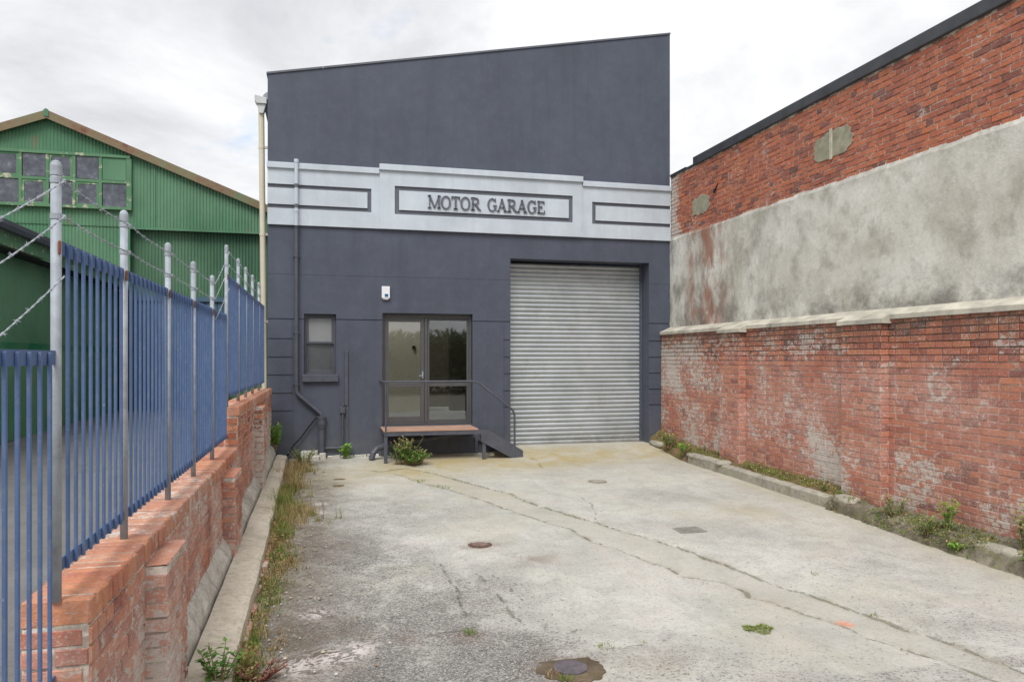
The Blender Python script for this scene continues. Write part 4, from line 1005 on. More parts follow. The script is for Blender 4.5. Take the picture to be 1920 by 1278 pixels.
# footing of the wall: sloping haunch and flat kerb
def hsect(y):
    b = g(-0.5, y)+0.35; x1 = -0.845+0.012*N(y*1.5, 0, 3)
    return [(-0.96, b+0.02), (-0.925, b-0.01+0.03*N(y*3, 1, 1)+0.012*N(y*14, 1, 1)), (-0.905, b-0.03+0.03*N(y*4, 2, 1)+0.012*N(y*15, 7, 1)), (-0.875+0.015*N(y*9, 9, 9), b-0.08+0.03*N(y*5, 6, 1)+0.014*N(y*17, 3, 1)), (x1+0.01*N(y*12, 2, 2), b-0.145+0.022*N(y*5, 3, 1)+0.01*N(y*16, 5, 1)), (x1+0.012, b-0.26)]
def psect(y):
    b = g(-0.5, y); x0 = -0.83+0.012*N(y*1.5, 0, 3); x1 = -0.565-0.012*max(0, y-7)+0.014*N(y*2.0, 5, 0)
    r = 0.006*N(y*4, 6, 0)
    return [(x0+0.006, b+0.06), (x0+0.012, b+0.165+r), (x0+0.08, b+0.163+r), ((x0+x1)/2, b+0.155+r), (x1-0.03, b+0.145+r), (x1-0.004, b+0.125+0.012*N(y*8, 1, 7)), (x1, b+0.06), (x1+0.004, b-0.05)]
yl = [-1+i*0.06 for i in range(246)]
M = MB(); strip_mesh(M, hsect, yl); meta(M.build('sloping_footing', M_haunch, fixn=False), kind='structure')
M = MB(); strip_mesh(M, psect, yl); meta(M.build('kerb_path', M_kerb, fixn=False), kind='structure')
# brick edging exposed beside the kerb
M = MB(); y = 4.0
while y < 9.2:
    if random.random() < 0.85: M.box(-0.575, y, g(0, y)-0.05, -0.53+random.uniform(-0.01, 0.01), y+0.2, g(0, y)+random.uniform(0.03, 0.075), 0, random.random(), 0.5, ch=0.008, jit=0.004)
    y += 0.22
meta(M.build('brick_edging', [M_bw], fixn=True), kind='structure')
# broken concrete below the corner of the garage
bc = MB(); 
for (x0, x1, y0, z0, z1) in ((-0.42, -0.12, 14.02, -0.15, 0.03), (-0.40, -0.10, 13.96, -0.16, -0.06), (-0.10, 0.02, 14.0, -0.16, -0.02)):
    bc.box(x0, y0, z0, x1, YF-0.01, z1, ch=0.012, jit=0.012)
o = bc.build('broken_footing', M_rubble); meta(o, 'chipped white concrete block under the dark downpipe', 'rubble')
bc = MB()
for x in np.arange(0.05, 1.0, 0.24): bc.box(x, YF-0.05, g(x, 14)-0.03, x+0.225, YF-0.004, g(x, 14)+0.035+0.02*random.random(), ch=0.008, jit=0.008)
meta(bc.build('plinth_edge', M_rubble), 'thin broken pale plinth edge along the foot of the garage wall', 'plinth')

# ------------------------------------------------------------------ fence
FX = -1.05
def fence(label, posts, ya, yb, ztop_, zbot, endpost=None, wires=True, ph=0.0):
    f = thing('steel_fence', (FX, ya, zbot), label, 'fence', 'blue steel bar fences stepping along the brick wall')
    edges = [ya]+[p for p in posts if ya < p < yb]+[yb]
    for a, b in zip(edges[:-1], edges[1:]):
        M = MB(); M.box(FX-0.004, a+0.02, ztop_-0.058, FX+0.004, b-0.02, ztop_); M.build('top_rail', M_blue, f)
        M = MB(); M.box(FX-0.004, a+0.02, zbot, FX+0.004, b-0.02, zbot+0.05); M.build('bottom_rail', M_blue, f)
        M = MB(); n = max(1, round((b-a)/0.105)-1); st = (b-a)/(n+1)
        for i in range(n):
            y = a+st*(i+1)+random.uniform(-0.002, 0.002)
            M.box(FX+0.004, y-0.007, zbot-0.005, FX+0.018, y+0.007, ztop_-0.008, ch=0.002)
        M.build('bar_panel', M_blue, f)
    for p in posts:
        ztp = ztop_+0.29; zb_ = zbot-0.11
        M = MB(); M.tube([(FX, p, zb_), (FX, p, ztp)], 0.0198, 16); po = M.build('post', M_galv, f, smooth=False)
        for q in po.data.polygons: q.use_smooth = len(q.vertices) == 4
        M = MB(); M.tube([(FX, p, ztp-0.035), (FX, p, ztp+0.004), (FX, p, ztp+0.02), (FX, p, ztp+0.027)], [0.0220, 0.0220, 0.017, 0.005], 16); M.build('cap', M_galv, po)
        for zc_ in (ztp-0.055, ztp-0.20):
            M = MB(); M.tube([(FX, p, zc_-0.011), (FX, p, zc_+0.011)], 0.0222, 14); M.box(FX+0.01, p-0.002, zc_-0.009, FX+0.034, p+0.010, zc_+0.009); M.build('clamp', M_galv, po)
        M = MB(); M.box(FX+0.012, p-0.026, ztop_-0.066, FX+0.024, p-0.012, ztop_-0.008, ch=0.004); M.build('weld_plate', M_rust, po)
    return f
def barbed(M, a, b, r=0.0020, step=0.12, sag=0.012):
    a = Vector(a); b = Vector(b); L = (b-a).length; n = max(4, int(L/0.03)); t = (b-a).normalized(); s1 = t.cross(Vector((1, 0, 0))).normalized(); s2 = t.cross(s1)
    for ph in (0, math.pi):
        pts = []
        for i in range(n+1):
            u = i/n; p = a.lerp(b, u)-Vector((0, 0, sag*4*u*(1-u)*min(1, L))); an = ph+u*L*55
            pts.append(p+(s1*math.cos(an)+s2*math.sin(an))*r*0.9)
        M.tube(pts, r, 5, cap=False)
    u = 0.05
    while u < L-0.03:
        p = a.lerp(b, u/L)-Vector((0, 0, sag*4*(u/L)*(1-u/L)*min(1, L)))
        M.tube([p-t*0.008, p+t*0.008], r*2.2, 6)
        for q in range(4):
            an = random.random()*6.28; d = (s1*math.cos(an)+s2*math.sin(an))*0.013+t*random.uniform(-0.009, 0.009)
            M.tube([p, p+d], [r*0.8, r*0.35], 4, cap=False)
        u += step*random.uniform(0.85, 1.15)
P_mid = [3.345, 4.385, 5.54, 6.56, 7.61]; P_far = [8.68, 9.82, 10.73, 11.71, 12.82]; P_near = [2.25, 1.2, 0.1]
f_far = fence('blue steel bar fence on the higher far brick wall, its five posts beside the garage', P_far, 8.68, 13.87, 2.66, 1.30)
f_mid = fence('blue steel bar fence on the long middle brick wall, with five galvanised posts', P_mid, 3.345, 8.68, 2.21, 0.86)
f_near = fence('lowest blue steel bar fence at the left edge, stepping down from the nearest post', P_near, -0.9, 3.345, 1.76, 0.41)
def wires(f, posts, zt):
    for dz in (-0.055, -0.20):
        for a, b in zip(posts[:-1], posts[1:]):
            M = MB(); barbed(M, (FX+0.03, a, zt+dz), (FX+0.03, b, zt+dz)); M.build('barbed_wire', M_galv, f, fixn=False)
wires(f_mid, P_mid, 2.50); wires(f_far, P_far, 2.95); wires(f_near, P_near, 2.05)
for (z1, z0) in ((2.445, 1.995), (2.30, 1.85), (2.06, 1.62)):
    M = MB(); barbed(M, (FX+0.03, 3.345, z1), (FX+0.03, 2.25, z0)); M.build('barbed_wire', M_galv, f_near, fixn=False)
for (z1, z0) in ((2.895, 2.445), (2.75, 2.30), (2.50, 2.10)):
    M = MB(); barbed(M, (FX+0.03, 8.68, z1), (FX+0.03, 7.61, z0)); M.build('barbed_wire', M_galv, f_mid, fixn=False)

# ------------------------------------------------------------------ green shed
sh = thing('corrugated_shed', (-4, 20, 0.4), 'large green corrugated iron shed with rusty gable edging and a band of small panes', 'shed')
YG = 20.0; AX, AZ = -6.44, 7.62; SL = 0.400
def roofz(x): return AZ-SL*abs(x-AX)
def corr(M, x0, x1, zlo, zhi, y, pitch=0.0765, amp=0.009, mi=0):
    n = int((x1-x0)/pitch*8); 
    for i in range(n+1):
        x = x0+(x1-x0)*i/n; yy = y-amp*math.cos(2*math.pi*x/pitch)
        M.v += [(x, yy, zlo(x) if callable(zlo) else zlo), (x, yy, zhi(x) if callable(zhi) else zhi)]
    k = len(M.v)-2*(n+1)
    for i in range(n): M.face((k+2*i, k+2*i+2, k+2*i+3, k+2*i+1), mi)
M = MB(); corr(M, -13, -4.16, 4.95, lambda x: roofz(x)-0.1, YG); corr(M, -4.17, 0.2, 4.93, lambda x: roofz(x)-0.1, YG-0.025)
corr(M, -13, -4.64, 0.3, 4.97, YG+0.02)
M.build('upper_cladding', M_green, sh, smooth=True, fixn=False)
M = MB(); corr(M, -4.66, 0.2, 0.3, 4.98, YG+0.14); M.quad((-4.64, YG-0.02, 0.3), (-4.64, YG+0.15, 0.3), (-4.64, YG+0.15, 4.95), (-4.64, YG-0.02, 4.95)); M.quad((-4.64, YG-0.05, 4.94), (0.2, YG-0.05, 4.94), (0.2, YG+0.2, 4.94), (-4.64, YG+0.2, 4.94)); M.build('lower_cladding', M_greenlow, sh, smooth=False, fixn=False)
M = MB(); M.box(-4.10, YG-0.05, 4.95, -4.07, YG-0.03, roofz(-4.1)-0.12); M.box(-4.66, YG-0.055, 4.90, 0.2, YG-0.037, 4.95); M.build('joint_strip', M_green, sh)
for sx, xe in ((1, 0.6), (-1, -13.2)):
    M = MB()
    def rz(x): return AZ-SL*abs(x-AX)
    k = len(M.v)
    for x in (AX, xe):
        for (y, dz) in ((YG-0.16, 0.03), (YG-0.16, -0.17), (YG-0.13, -0.17), (YG-0.13, 0.0)): M.v.append((x, y, rz(x)+dz))
    for q in range(4): M.face((k+q, k+(q+1) % 4, k+4+(q+1) % 4, k+4+q))
    M.face((k+4, k+5, k+6, k+7)); M.build('barge_flashing', M_barge, sh)
M = MB(); M.quad((AX, YG-0.15, AZ+0.02), (0.6, YG-0.15, roofz(0.6)+0.02), (0.6, 34, roofz(0.6)+0.02), (AX, 34, AZ+0.02)); M.quad((AX, YG-0.15, AZ+0.02), (-13.2, YG-0.15, roofz(-13.2)+0.02), (-13.2, 34, roofz(-13.2)+0.02), (AX, 34, AZ+0.02)); M.build('roof', M_barge, sh, fixn=False)
M = MB(); M.prism([(AX-0.045, AZ-0.12), (AX+0.06, AZ-0.14), (AX+0.05, AZ+0.03), (AX, AZ+0.055), (AX-0.05, AZ+0.03)], YG-0.18, YG-0.163); M.build('ridge_cap', M_green, sh)
M = MB(); M.quad((0.18, YG, 0.3), (0.18, 34, 0.3), (0.18, 34, 4.9), (0.18, YG, 4.9)); M.quad((-13, YG, 0.3), (-13, 34, 0.3), (-13, 34, 4.9), (-13, YG, 4.9)); M.build('side_wall', M_green, sh, fixn=False)
# window band: columns about 0.54 wide, two rows
xc = [-4.72-0.575*i for i in range(11)]
z0_, z1_, zm = 5.42, 6.62, 6.03
win = MB(); yw = YG-0.07
win.box(xc[-1]-0.05, yw-0.02, z1_, -4.62, yw+0.06, z1_+0.07); win.box(xc[-1]-0.05, yw-0.04, z0_-0.07, -4.60, yw+0.06, z0_)
win.box(xc[-1], yw-0.003, zm-0.035, -4.72, yw+0.05, zm+0.035); win.box(-4.72, yw-0.008, z0_, -4.60, yw+0.05, z1_)
for x in xc[1:]: win.box(x-0.035, yw-0.006, z0_, x+0.035, yw+0.05, z1_)
wo = win.build('window', M_peel, sh, bevel=0.004)
for i in range(10):
    xa, xb = xc[i+1]+0.035, xc[i]-(0.035 if i else 0.0)
    for r_, (za, zb2) in enumerate(((z0_, zm-0.035), (zm+0.035, z1_))):
        M = MB(); y = yw+0.02
        if i == 0 and r_ == 1:
            M.box(xa+0.01, y-0.012, za+0.01, xb-0.01, y+0.01, zb2-0.01); M.build('green_board', M_green, wo); continue
        inner = (i+r_) % 2 == 1
        if inner:
            frame_rect(M, xa+0.004, xb-0.004, za+0.004, zb2-0.004, 0.045, y-0.012, y+0.012); M.build('sash', M_peel, wo); M = MB()
        e = 0.045 if inner else 0.012
        M.quad((xa+e, y, za+e), (xb-e, y, za+e), (xb-e, y, zb2-e), (xa+e, y, zb2-e)); M.build('pane', M_dglass, wo)
# boarded door and dark gap at its foot
M = MB()
for x in np.arange(-4.6, -2.4, 0.14): M.box(x, YG+0.04, 0.45, x+0.132, YG+0.09, 3.15, ch=0.006)
M.box(-5.0, YG-0.01, 3.15, -2.3, YG+0.10, 3.27)
M.build('boarded_door', M_door_blue, sh)
M = MB(); M.box(-4.98, YG-0.03, 0.42, -4.62, YG+0.01, 3.4); M.build('dark_gap', M_black, sh)  # solid black box painting in the shade of the gap by the door

# lean-to shed
lt = thing('lean_to_shed', (-5, 15, 0.4), 'low green shed with a dark gutter, behind the fence at the left edge', 'shed')
M = MB()
n = int(14/0.0765*6)
for i in range(n+1):
    y = 5.8+14.1*i/n; xx = -5.0+0.008*math.cos(2*math.pi*y/0.0765)
    M.v += [(xx, y, nz(y)-0.0), (xx, y, 1.86), (xx, y, 1.99), (xx, y, 3.42)]
for i in range(n):
    for q in range(3): k = 4*i+q; M.face((k, k+4, k+5, k+1), 1 if q == 1 else 0)
M.build('wall', [M_green, M_gband], lt, fixn=False, smooth=True)
M = MB(); M.box(-4.995, 5.8, nz(10)-0.08, -4.97, 19.9, nz(14)+0.0); M.build('base_strip', M_black, lt)  # black strip along the foot of the wall
M = MB(); M.box(-4.74, 5.8, 3.44, -4.70, 19.9, 3.66); M.build('fascia', M_peel, lt)
M = MB(); M.box(-5.3, 5.8, 3.40, -4.742, 19.9, 3.43); M.build('shaded_soffit', M_black, lt)  # underside of the eave coloured black for the shadow there
M = MB(); M.prism([(-4.70, 3.655), (-4.60, 3.655), (-4.575, 3.72), (-4.575, 3.785), (-4.59, 3.785), (-4.62, 3.69), (-4.70, 3.69)], 5.8, 19.9); M.build('gutter', M_trim, lt)
M = MB(); M.quad((-4.68, 5.8, 3.69), (-4.68, 19.9, 3.69), (-9, 19.9, 4.6), (-9, 5.8, 4.6)); M.build('roof', M_barge, lt, fixn=False)

# ------------------------------------------------------------------ drain covers and marks on the yard
def disc(M, c, r, h, n=24, mi=0, sx=1.0, seed=None, rr=0.0):
    k = len(M.v); rs = random.Random(seed)
    rad = [r*(1+rs.uniform(-rr, rr)) for _ in range(n)]
    for dz in (-0.03, h):
        for q in range(n): a = 2*math.pi*q/n; M.v.append((c[0]+rad[q]*sx*math.cos(a), c[1]+rad[q]*math.sin(a), g(c[0], c[1])+dz))
    M.face([k+n+q for q in range(n)], mi)
    for q in range(n): q2 = (q+1) % n; M.face((k+q, k+q2, k+n+q2, k+n+q), mi)
M_iron = simple('rusty_iron', (0.14, 0.085, 0.065), 0.8, 0.2, var=0.35, scale=20, bump=0.6)
M_cover = simple('grey_cover', (0.27, 0.26, 0.23), 0.8, var=0.25, scale=14, bump=0.5)
c = gp(900, 1021); dcv = thing('drain_cover', (c.x, c.y, c.z), 'small round rusty drain cover in the middle of the concrete yard', 'drain cover')
M = MB(); disc(M, c, 0.13, 0.004, 30, seed=11, rr=0.03); M.build('rim', M_iron, dcv); M = MB(); disc(M, c, 0.085, 0.012); M.build('lid', simple('brown_lid', (0.19, 0.13, 0.105), 0.85, var=0.4, scale=30), dcv)
c = gp(1120, 902); dcv = thing('drain_cover', (c.x, c.y, c.z), 'small oval pale drain cover in front of the roller door', 'drain cover')
M = MB(); disc(M, c, 0.15, 0.005, sx=1.0); M.build('rim', M_cover, dcv); M = MB(); disc(M, c, 0.10, 0.010); M.build('lid', M_kface, dcv)
c = gp(1293, 993); dcv = thing('drain_cover', (c.x, c.y, c.z), 'rectangular grey grated drain cover on the right of the yard', 'drain cover')
M = MB(); zz = c.z; M.box(c.x-0.16, c.y-0.12, zz-0.03, c.x+0.16, c.y+0.12, zz+0.006); M.build('rim', M_cover, dcv)
for i in range(7):
    pass
M = MB()
for i in range(7): M.box(c.x-0.13, c.y-0.10+i*0.031, zz+0.006, c.x+0.13, c.y-0.085+i*0.031, zz+0.013)
M.build('grating', M_cover, dcv)
c = gp(1072, 1252); dcv = thing('manhole_cover', (c.x, c.y, c.z), 'round concrete manhole lid in a broken mossy hole at the bottom of the picture', 'manhole cover')
M = MB(); disc(M, c, 0.21, 0.003, 46, seed=4, rr=0.13, sx=1.1); M.build('broken_rim', M_hole, dcv)
M = MB(); disc(M, (c.x-0.01, c.y+0.0), 0.115, 0.012, 28, seed=2, rr=0.03); M.build('lid', simple('purple_grey_lid', (0.115, 0.10, 0.11), 0.85, var=0.25, scale=18, bump=0.7), dcv)
for (px, py, lab) in ((636, 898, 'dark crumbled hole in the yard, the farther of two before the garage corner'), (634, 910, 'dark crumbled hole in the yard, the nearer of two before the garage corner')):
    c = gp(px, py); M = MB(); disc(M, c, 0.07, 0.003, 18, seed=px, rr=0.3, sx=1.3); meta(M.build('pothole', M_soil), lab, 'pothole')

# ------------------------------------------------------------------ plants
def blade(M, x, y, z, h, lean, az, w_, r, mi=0):
    dx, dy = math.cos(az), math.sin(az); px_, py_ = -dy*w_/2, dx*w_/2; k = len(M.v); n = 3
    for i in range(n+1):
        t = i/n; o = lean*t*t; zz = h*t*(1-0.25*t*lean/max(h, 0.01)); ww = 1-t*0.85
        M.v += [(x+dx*o-px_*ww, y+dy*o-py_*ww, z+zz), (x+dx*o+px_*ww, y+dy*o+py_*ww, z+zz)]
    for i in range(n): M.face((k+2*i, k+2*i+1, k+2*i+3, k+2*i+2), mi, r)
def leafq(M, p, d, s, r, fold=0.3, mi=0):
    d = d.normalized(); side = d.cross(Vector((0, 0, 1)));
    if side.length < 0.05: side = Vector((1, 0, 0))
    side.normalize(); up = side.cross(d)
    a = p; b = p+d*s*0.45+side*s*0.28+up*s*fold*0.3; c_ = p+d*s; e = p+d*s*0.45-side*s*0.28+up*s*fold*0.3
    M.tri(a, b, c_, mi, r); M.tri(a, c_, e, mi, r)
def tuft(M, x, y, n, h, spread, rlo, rhi, zf=g, w_=0.006):
    for _ in range(n):
        a = random.uniform(0, 6.28); rr = spread*math.sqrt(random.random())
        xx = x+rr*math.cos(a); yy = y+rr*math.sin(a); hh = h*random.uniform(0.45, 1.1)
        blade(M, xx, yy, zf(xx, yy)-0.01, hh, hh*random.uniform(0.1, 0.9), random.uniform(0, 6.28), w_*random.uniform(0.7, 1.4), random.uniform(rlo, rhi))
def bushy(M, x, y, z, h, rad, stems, leaves, s, rlo=0.0, rhi=1.0, mstem=1, tipdry=False):
    for _ in range(stems):
        a = random.uniform(0, 6.28); l = random.uniform(0.3, 1.0)*rad; top = Vector((x+l*math.cos(a), y+l*math.sin(a), z+h*random.uniform(0.6, 1.0)))
        b = Vector((x+0.15*l*math.cos(a), y+0.15*l*math.sin(a), z-0.01)); m = b.lerp(top, 0.5)+Vector((0, 0, 0.06*h))
        M.tube([b, m, top], [0.005, 0.004, 0.002], 4, mstem, cap=False)
        for q in range(leaves):
            t = random.uniform(0.2, 1.0); p = b.lerp(m, t*2) if t < 0.5 else m.lerp(top, t*2-1)
            d = Vector((random.gauss(0, 1), random.gauss(0, 1), random.uniform(-0.2, 0.9)))
            rr = random.uniform(rlo, rhi)
            if tipdry and t > 0.85: rr = 1.0
            leafq(M, p, d, s*random.uniform(0.6, 1.3), rr)
# weed strip along the kerb: uncountable ground cover
M = MB()
random.seed(21)
for i in range(1900):
    y = 4.6+9.0*random.random()**0.85
    sg = (0.16 if y > 7.3 else 0.10)*(1+0.7*N(y*0.9, 7, 7))
    x = -0.57-0.012*max(0, y-7)+abs(random.gauss(0, sg))
    dens = 0.25+1.0*N(y*1.5, x*4, 3)
    if y > 6.2 and y < 7.2: dens *= 0.55
    if random.random() > dens+0.25: continue
    far = y > 8.5
    gr = N(y*1.7, x*3, 9)
    lo, hi = (0.25, 1.0) if gr < -0.05 else (0.0, 0.6)
    if y > 11.5: lo, hi = 0.25, 1.0
    tuft(M, x, y, 9, random.uniform(0.05, 0.16)*(1.4 if far else 0.85), 0.06, lo, hi, w_=0.008)
    if random.random() < 0.5:
        for q in range(7): leafq(M, Vector((x+random.gauss(0, .04), y+random.gauss(0, .05), g(x, y)+random.uniform(0.01, 0.11))), Vector((random.gauss(0, 1), random.gauss(0, 1), random.gauss(0, 1))), random.uniform(0.015, 0.035), random.uniform(lo, hi) if random.random() < 0.7 else random.uniform(0.8, 1))
meta(M.build('weeds', M_weed, fixn=False), kind='stuff', label='dry and green weeds growing along the left kerb', cat='weeds')
random.seed(22)
M = MB()
for i in range(200):
    y = random.uniform(4.8, 13.9); x = -0.42+random.gauss(0, 0.12)
    tuft(M, x, y, 5, 0.05, 0.06, 0.5, 1.0)
for i in range(260):
    y = random.uniform(4.9, 14.0); x = 6.62+random.gauss(0, 0.07); zf = lambda a, b: bank(b)[5][1]
    if N(y*1.3, 0, 20) < -0.12: continue
    tuft(M, x, y, 6, random.uniform(0.03, 0.09), 0.05, 0.05, 0.6, zf)
for i in range(1300):
    y = random.uniform(4.9, 8.5) if i < 700 else random.uniform(8.4, 14.1); q = random.choice((1, 2, 3, 4, 5, 6)); bx_, bz_ = bank(y)[q]
    if N(y*1.6, 2, 20) < -0.25: continue
    if y > 8.4: bx_, bz_ = bank(y)[random.choice((4, 5, 6))]
    for k_ in range(5): leafq(M, Vector((bx_+random.gauss(0, .03), y+random.gauss(0, .04), bz_+random.uniform(0.0, 0.06))), Vector((random.gauss(0, 1)-0.5, random.gauss(0, 1), random.gauss(0, 1))), random.uniform(0.015, 0.04), random.choice((random.uniform(0, 0.4), random.uniform(0, 0.4), random.uniform(0.4, 1.0))))
meta(M.build('ground_cover', M_weed, fixn=False), kind='stuff', label='thin moss and grass along the foot of both walls', cat='ground cover')
def plant(name, M, mats, label, cat='weed', group=None):
    return meta(M.build(name, mats, fixn=False), label, cat, group)
random.seed(30)
M = MB(); c = gp(560, 985); tuft(M, c.x-0.1, c.y, 120, 0.20, 0.2, 0.35, 1.0); tuft(M, c.x-0.2, c.y+0.3, 110, 0.30, 0.16, 0.3, 0.95); plant('dry_grass', M, M_weed, 'tall straw-coloured grass clump spreading from the kerb halfway along the left side', 'grass')
M = MB(); tuft(M, -0.6, 12.1, 150, 0.36, 0.2, 0.4, 1.0); tuft(M, -0.5, 11.2, 110, 0.32, 0.15, 0.4, 1.0); plant('dry_grass', M, M_weed, 'tall straw-coloured grass clump near the garage corner, at the far end of the kerb', 'grass')
M = MB(); tuft(M, -0.56, 10.0, 220, 0.30, 0.16, 0.05, 0.5); tuft(M, -0.52, 9.3, 150, 0.24, 0.16, 0.1, 0.6); plant('green_grass', M, M_weed, 'bright green grass clump between the straw-coloured clumps on the left kerb', 'grass')
M = MB(); tuft(M, -0.56, 5.55, 200, 0.17, 0.11, 0.02, 0.45, w_=0.005); bushy(M, -0.5, 5.1, g(0, 5.1), 0.2, 0.15, 10, 10, 0.035, 0.1, 0.6, 0); plant('green_grass', M, M_weed, 'fine green grass clump on the kerb at the bottom left of the yard', 'grass')
M = MB(); bushy(M, -0.62, 4.75, g(0, 4.7)+0.1, 0.26, 0.17, 12, 12, 0.05, 0.05, 0.7); plant('leafy_weed', M, [M_leaf, M_stem], 'narrow-leaved dull green weed at the bottom edge beside the kerb', 'weed')
M = MB(); bushy(M, -0.42, 5.0, g(0, 5), 0.10, 0.22, 26, 12, 0.028, 0.93, 1.0, 0); plant('purple_weed', M, [m_veg('purple_leaves', [(0.0, (0.16, 0.06, 0.06)), (0.9, (0.20, 0.07, 0.07)), (1.0, (0.33, 0.16, 0.10))]), M_stem], 'low purplish red weed mat at the bottom of the left kerb', 'weed')
M = MB(); bushy(M, -0.35, 13.35, g(0, 13.3), 0.34, 0.28, 30, 14, 0.04, 0.2, 1.0); plant('leafy_weed', M, [M_leaf, M_stem], 'brownish green weed clump before the broken footing at the garage corner', 'weed')
M = MB(); bushy(M, -0.86, 13.75, 0.1, 0.52, 0.16, 16, 14, 0.085, 0.3, 1.0); plant('bright_plant', M, [M_lime, M_stem], 'bright green leafy plant between the end of the brick wall and the garage', 'plant')
M = MB(); c = gp(650, 862); bushy(M, c.x, YF-0.16, c.z, 0.27, 0.13, 14, 9, 0.075, 0.2, 1.0); plant('bright_plant', M, [M_lime, M_stem], 'bright green leafy plant at the foot of the wall below the thin conduit', 'plant')
M = MB(); bushy(M, 1.42, 13.20, g(1.4, 13.2), 0.50, 0.32, 34, 22, 0.05, 0.0, 0.8, tipdry=True); bushy(M, 1.52, 13.12, g(1.4, 13.1), 0.26, 0.36, 34, 20, 0.05, 0.2, 1.0); bushy(M, 1.28, 13.25, g(1.4, 13.2), 0.34, 0.2, 16, 18, 0.045, 0.0, 0.9); bushy(M, 1.66, 13.2, g(1.4, 13.2), 0.30, 0.15, 12, 16, 0.045, 0.3, 1.0, tipdry=True); plant('shrub', M, [M_leaf, M_stem], 'bushy green shrub with pale flower heads in front of the landing', 'shrub')
M = MB(); bushy(M, 0.85, 13.85, g(0.8, 13.8), 0.14, 0.12, 10, 8, 0.03, 0.2, 0.9); plant('leafy_weed', M, [M_leaf, M_stem], 'small weed beside the mouth of the waste pipe', 'weed')
small = [(1036, 1266, 50, 0.05, 0.06, 0.6, 1.0, 'orange-brown dry tuft at the left rim of the manhole hole'), (825, 913, 60, 0.05, 0.16, 0.0, 0.35, 'green grass tuft in the crack, the nearer and larger of two before the shrub'), (786, 901, 40, 0.05, 0.10, 0.0, 0.35, 'green grass tuft in the crack, nearest the shrub'),
         (882, 1188, 45, 0.06, 0.055, 0.0, 0.3, 'small bright green tuft alone in the dark worn concrete'), (1136, 1212, 40, 0.045, 0.06, 0.3, 0.55, 'flat olive tuft above the manhole lid'),
         (1527, 1078, 22, 0.05, 0.04, 0.1, 0.4, 'tiny green tuft on bare concrete at the right of the yard'), (1060, 1276, 40, 0.06, 0.05, 0.0, 0.25, 'green tuft growing at the near edge of the manhole lid'),
         (1640, 1154, 14, 0.05, 0.04, 0.2, 0.5, 'wispy tuft in the long crack beyond the orange mark'), (1207, 1204, 12, 0.03, 0.03, 0.1, 0.4, 'tiny olive tuft right of the flat olive one')]
for (px, py, n, h, sp, lo, hi, lab) in small:
    c = gp(px, py); M = MB(); tuft(M, c.x, c.y, n, h, sp, lo, hi, w_=0.007); plant('grass_tuft', M, M_weed, lab, 'tuft', 'grass tufts on the concrete')
M = MB(); c = gp(1422, 1178)
for i in range(900):
    a = random.uniform(0, 6.28); rr = math.sqrt(random.random()); x = c.x+0.12*rr*math.cos(a); y = c.y+0.085*rr*math.sin(a)*(1+0.4*math.sin(3*a)); blade(M, x, y, g(x, y)-0.005, random.uniform(0.008, 0.024), 0.02, random.uniform(0, 6.28), 0.008, random.uniform(0.22, 0.47))
plant('moss_patch', M, M_weed, 'cushion of yellow-green moss right of centre near the bottom', 'moss')
random.seed(44)
for (x, y, h, rad, st, lv, s, mt, lab) in ((6.50, 13.2, 0.30, 0.22, 26, 12, 0.045, M_leaf, 'bushy weed on the kerb in the far right corner by the garage'), (6.45, 12.55, 0.24, 0.14, 14, 12, 0.05, M_lime, 'bright weed spilling over the far right kerb just before the concrete slab'),
        (6.62, 8.75, 0.16, 0.10, 10, 10, 0.035, M_leaf, 'small round weed at the foot of the wall beyond the nearer pier'), (6.52, 7.35, 0.30, 0.16, 18, 12, 0.035, M_leaf, 'straggly weed with dry heads just this side of the nearer pier'),
        (6.55, 6.62, 0.42, 0.12, 12, 16, 0.05, M_lime, 'tall upright bright weed against the lower brick wall'), (6.42, 6.75, 0.28, 0.14, 16, 10, 0.04, M_leaf, 'weed hanging down the rough footing left of the tall bright weed'),
        (6.62, 5.78, 0.5, 0.12, 12, 14, 0.045, M_leaf, 'thin climbing weed on the wall near the right edge'), (6.40, 5.45, 0.26, 0.16, 18, 12, 0.045, M_leaf, 'weed in the bottom right corner of the wall foot'), (6.38, 6.35, 0.10, 0.12, 10, 12, 0.04, M_lime, 'low bright weed where the rough footing meets the concrete')):
    M = MB(); bushy(M, x, y, g(6.4, y)+(0.02 if x < 6.45 else 0.12), h, rad, st, lv, s, 0.0, 1.0, tipdry=True); plant('wall_weed', M, [mt, M_stem], lab, 'weed', 'weeds at the foot of the right wall')
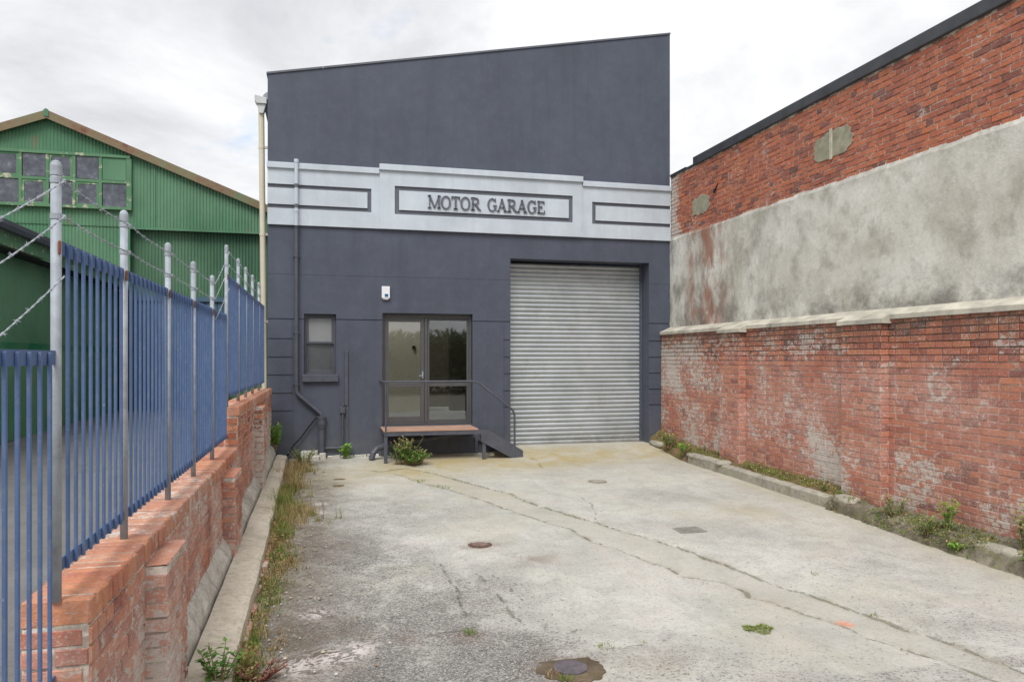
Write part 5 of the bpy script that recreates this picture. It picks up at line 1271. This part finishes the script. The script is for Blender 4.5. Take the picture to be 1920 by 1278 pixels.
# leaf litter and grit
random.seed(55); M = MB()
for i in range(1500):
    if random.random() < 0.75: x = -0.5+abs(random.gauss(0, 0.35)); y = random.uniform(3.5, 14)
    else: x = random.uniform(-0.4, 6.4); y = random.uniform(3.5, 14)
    s = random.uniform(0.006, 0.02)*(0.7 if x > 0.5 else 1.0); a = random.uniform(0, 6.28); z = g(x, y)+0.009
    p = [Vector((x+s*math.cos(a+k)*random.uniform(0.5, 1), y+s*math.sin(a+k)*random.uniform(0.5, 1), z+random.uniform(0, s*0.5))) for k in (0, 1.6, 3.1, 4.7)]
    M.quad(*p, 0, random.random())
meta(M.build('leaf_litter', M_litter, fixn=False), kind='stuff', label='dry leaves and grit scattered on the concrete', cat='litter')

# ------------------------------------------------------------------ trees across the road behind the viewer (mirrored in the glass)
def tree(x, y, h, r, n, label, low=False):
    t = thing('broadleaf_tree', (x, y, -0.6), label, 'tree', 'trees across the road behind the viewer')
    M = MB(); M.tube([(x, y, -0.6), (x+0.1, y, h*0.4), (x, y, h*0.75)], [0.2, 0.14, 0.05], 8)
    for q in range(5):
        a = random.uniform(0, 6.28); M.tube([(x, y, h*0.35), (x+r*0.6*math.cos(a), y+r*0.6*math.sin(a), h*0.7)], [0.09, 0.03], 6)
    M.build('trunk', M_bark, t)
    M = MB(); cl = [(random.gauss(0, 0.5)*r, random.gauss(0, 0.5)*r, random.uniform(0.25 if not low else -0.1, 0.9)*h) for _ in range(26 if not low else 70)]
    for _ in range(n):
        c0 = random.choice(cl); p = Vector((x+c0[0]+random.gauss(0, r*0.22), y+c0[1]+random.gauss(0, r*0.22), min(h, c0[2]+random.gauss(0, h*0.07))))
        leafq(M, p, Vector((random.gauss(0, 1), random.gauss(0, 1), random.gauss(0, 1))), random.uniform(0.25, 0.5), random.random())
    M.build('crown', M_tleaf, t, fixn=False)
random.seed(66)
for x, lab in ((2.5, 'low bushy tree reflected at the left of the glazed door'), (6.0, 'low bushy tree reflected in the middle of the glazed door'), (9.5, 'low bushy tree reflected at the right of the glazed door')):
    tree(x, -22, 3.5+random.uniform(-0.2, 0.3), 2.3, 6500, lab, True)
tree(-20, -24, 16, 5, 1700, 'tall tree reflected in the right panes of the shed window'); tree(-28, -25, 15, 5, 1500, 'tall tree reflected in the left panes of the shed window')
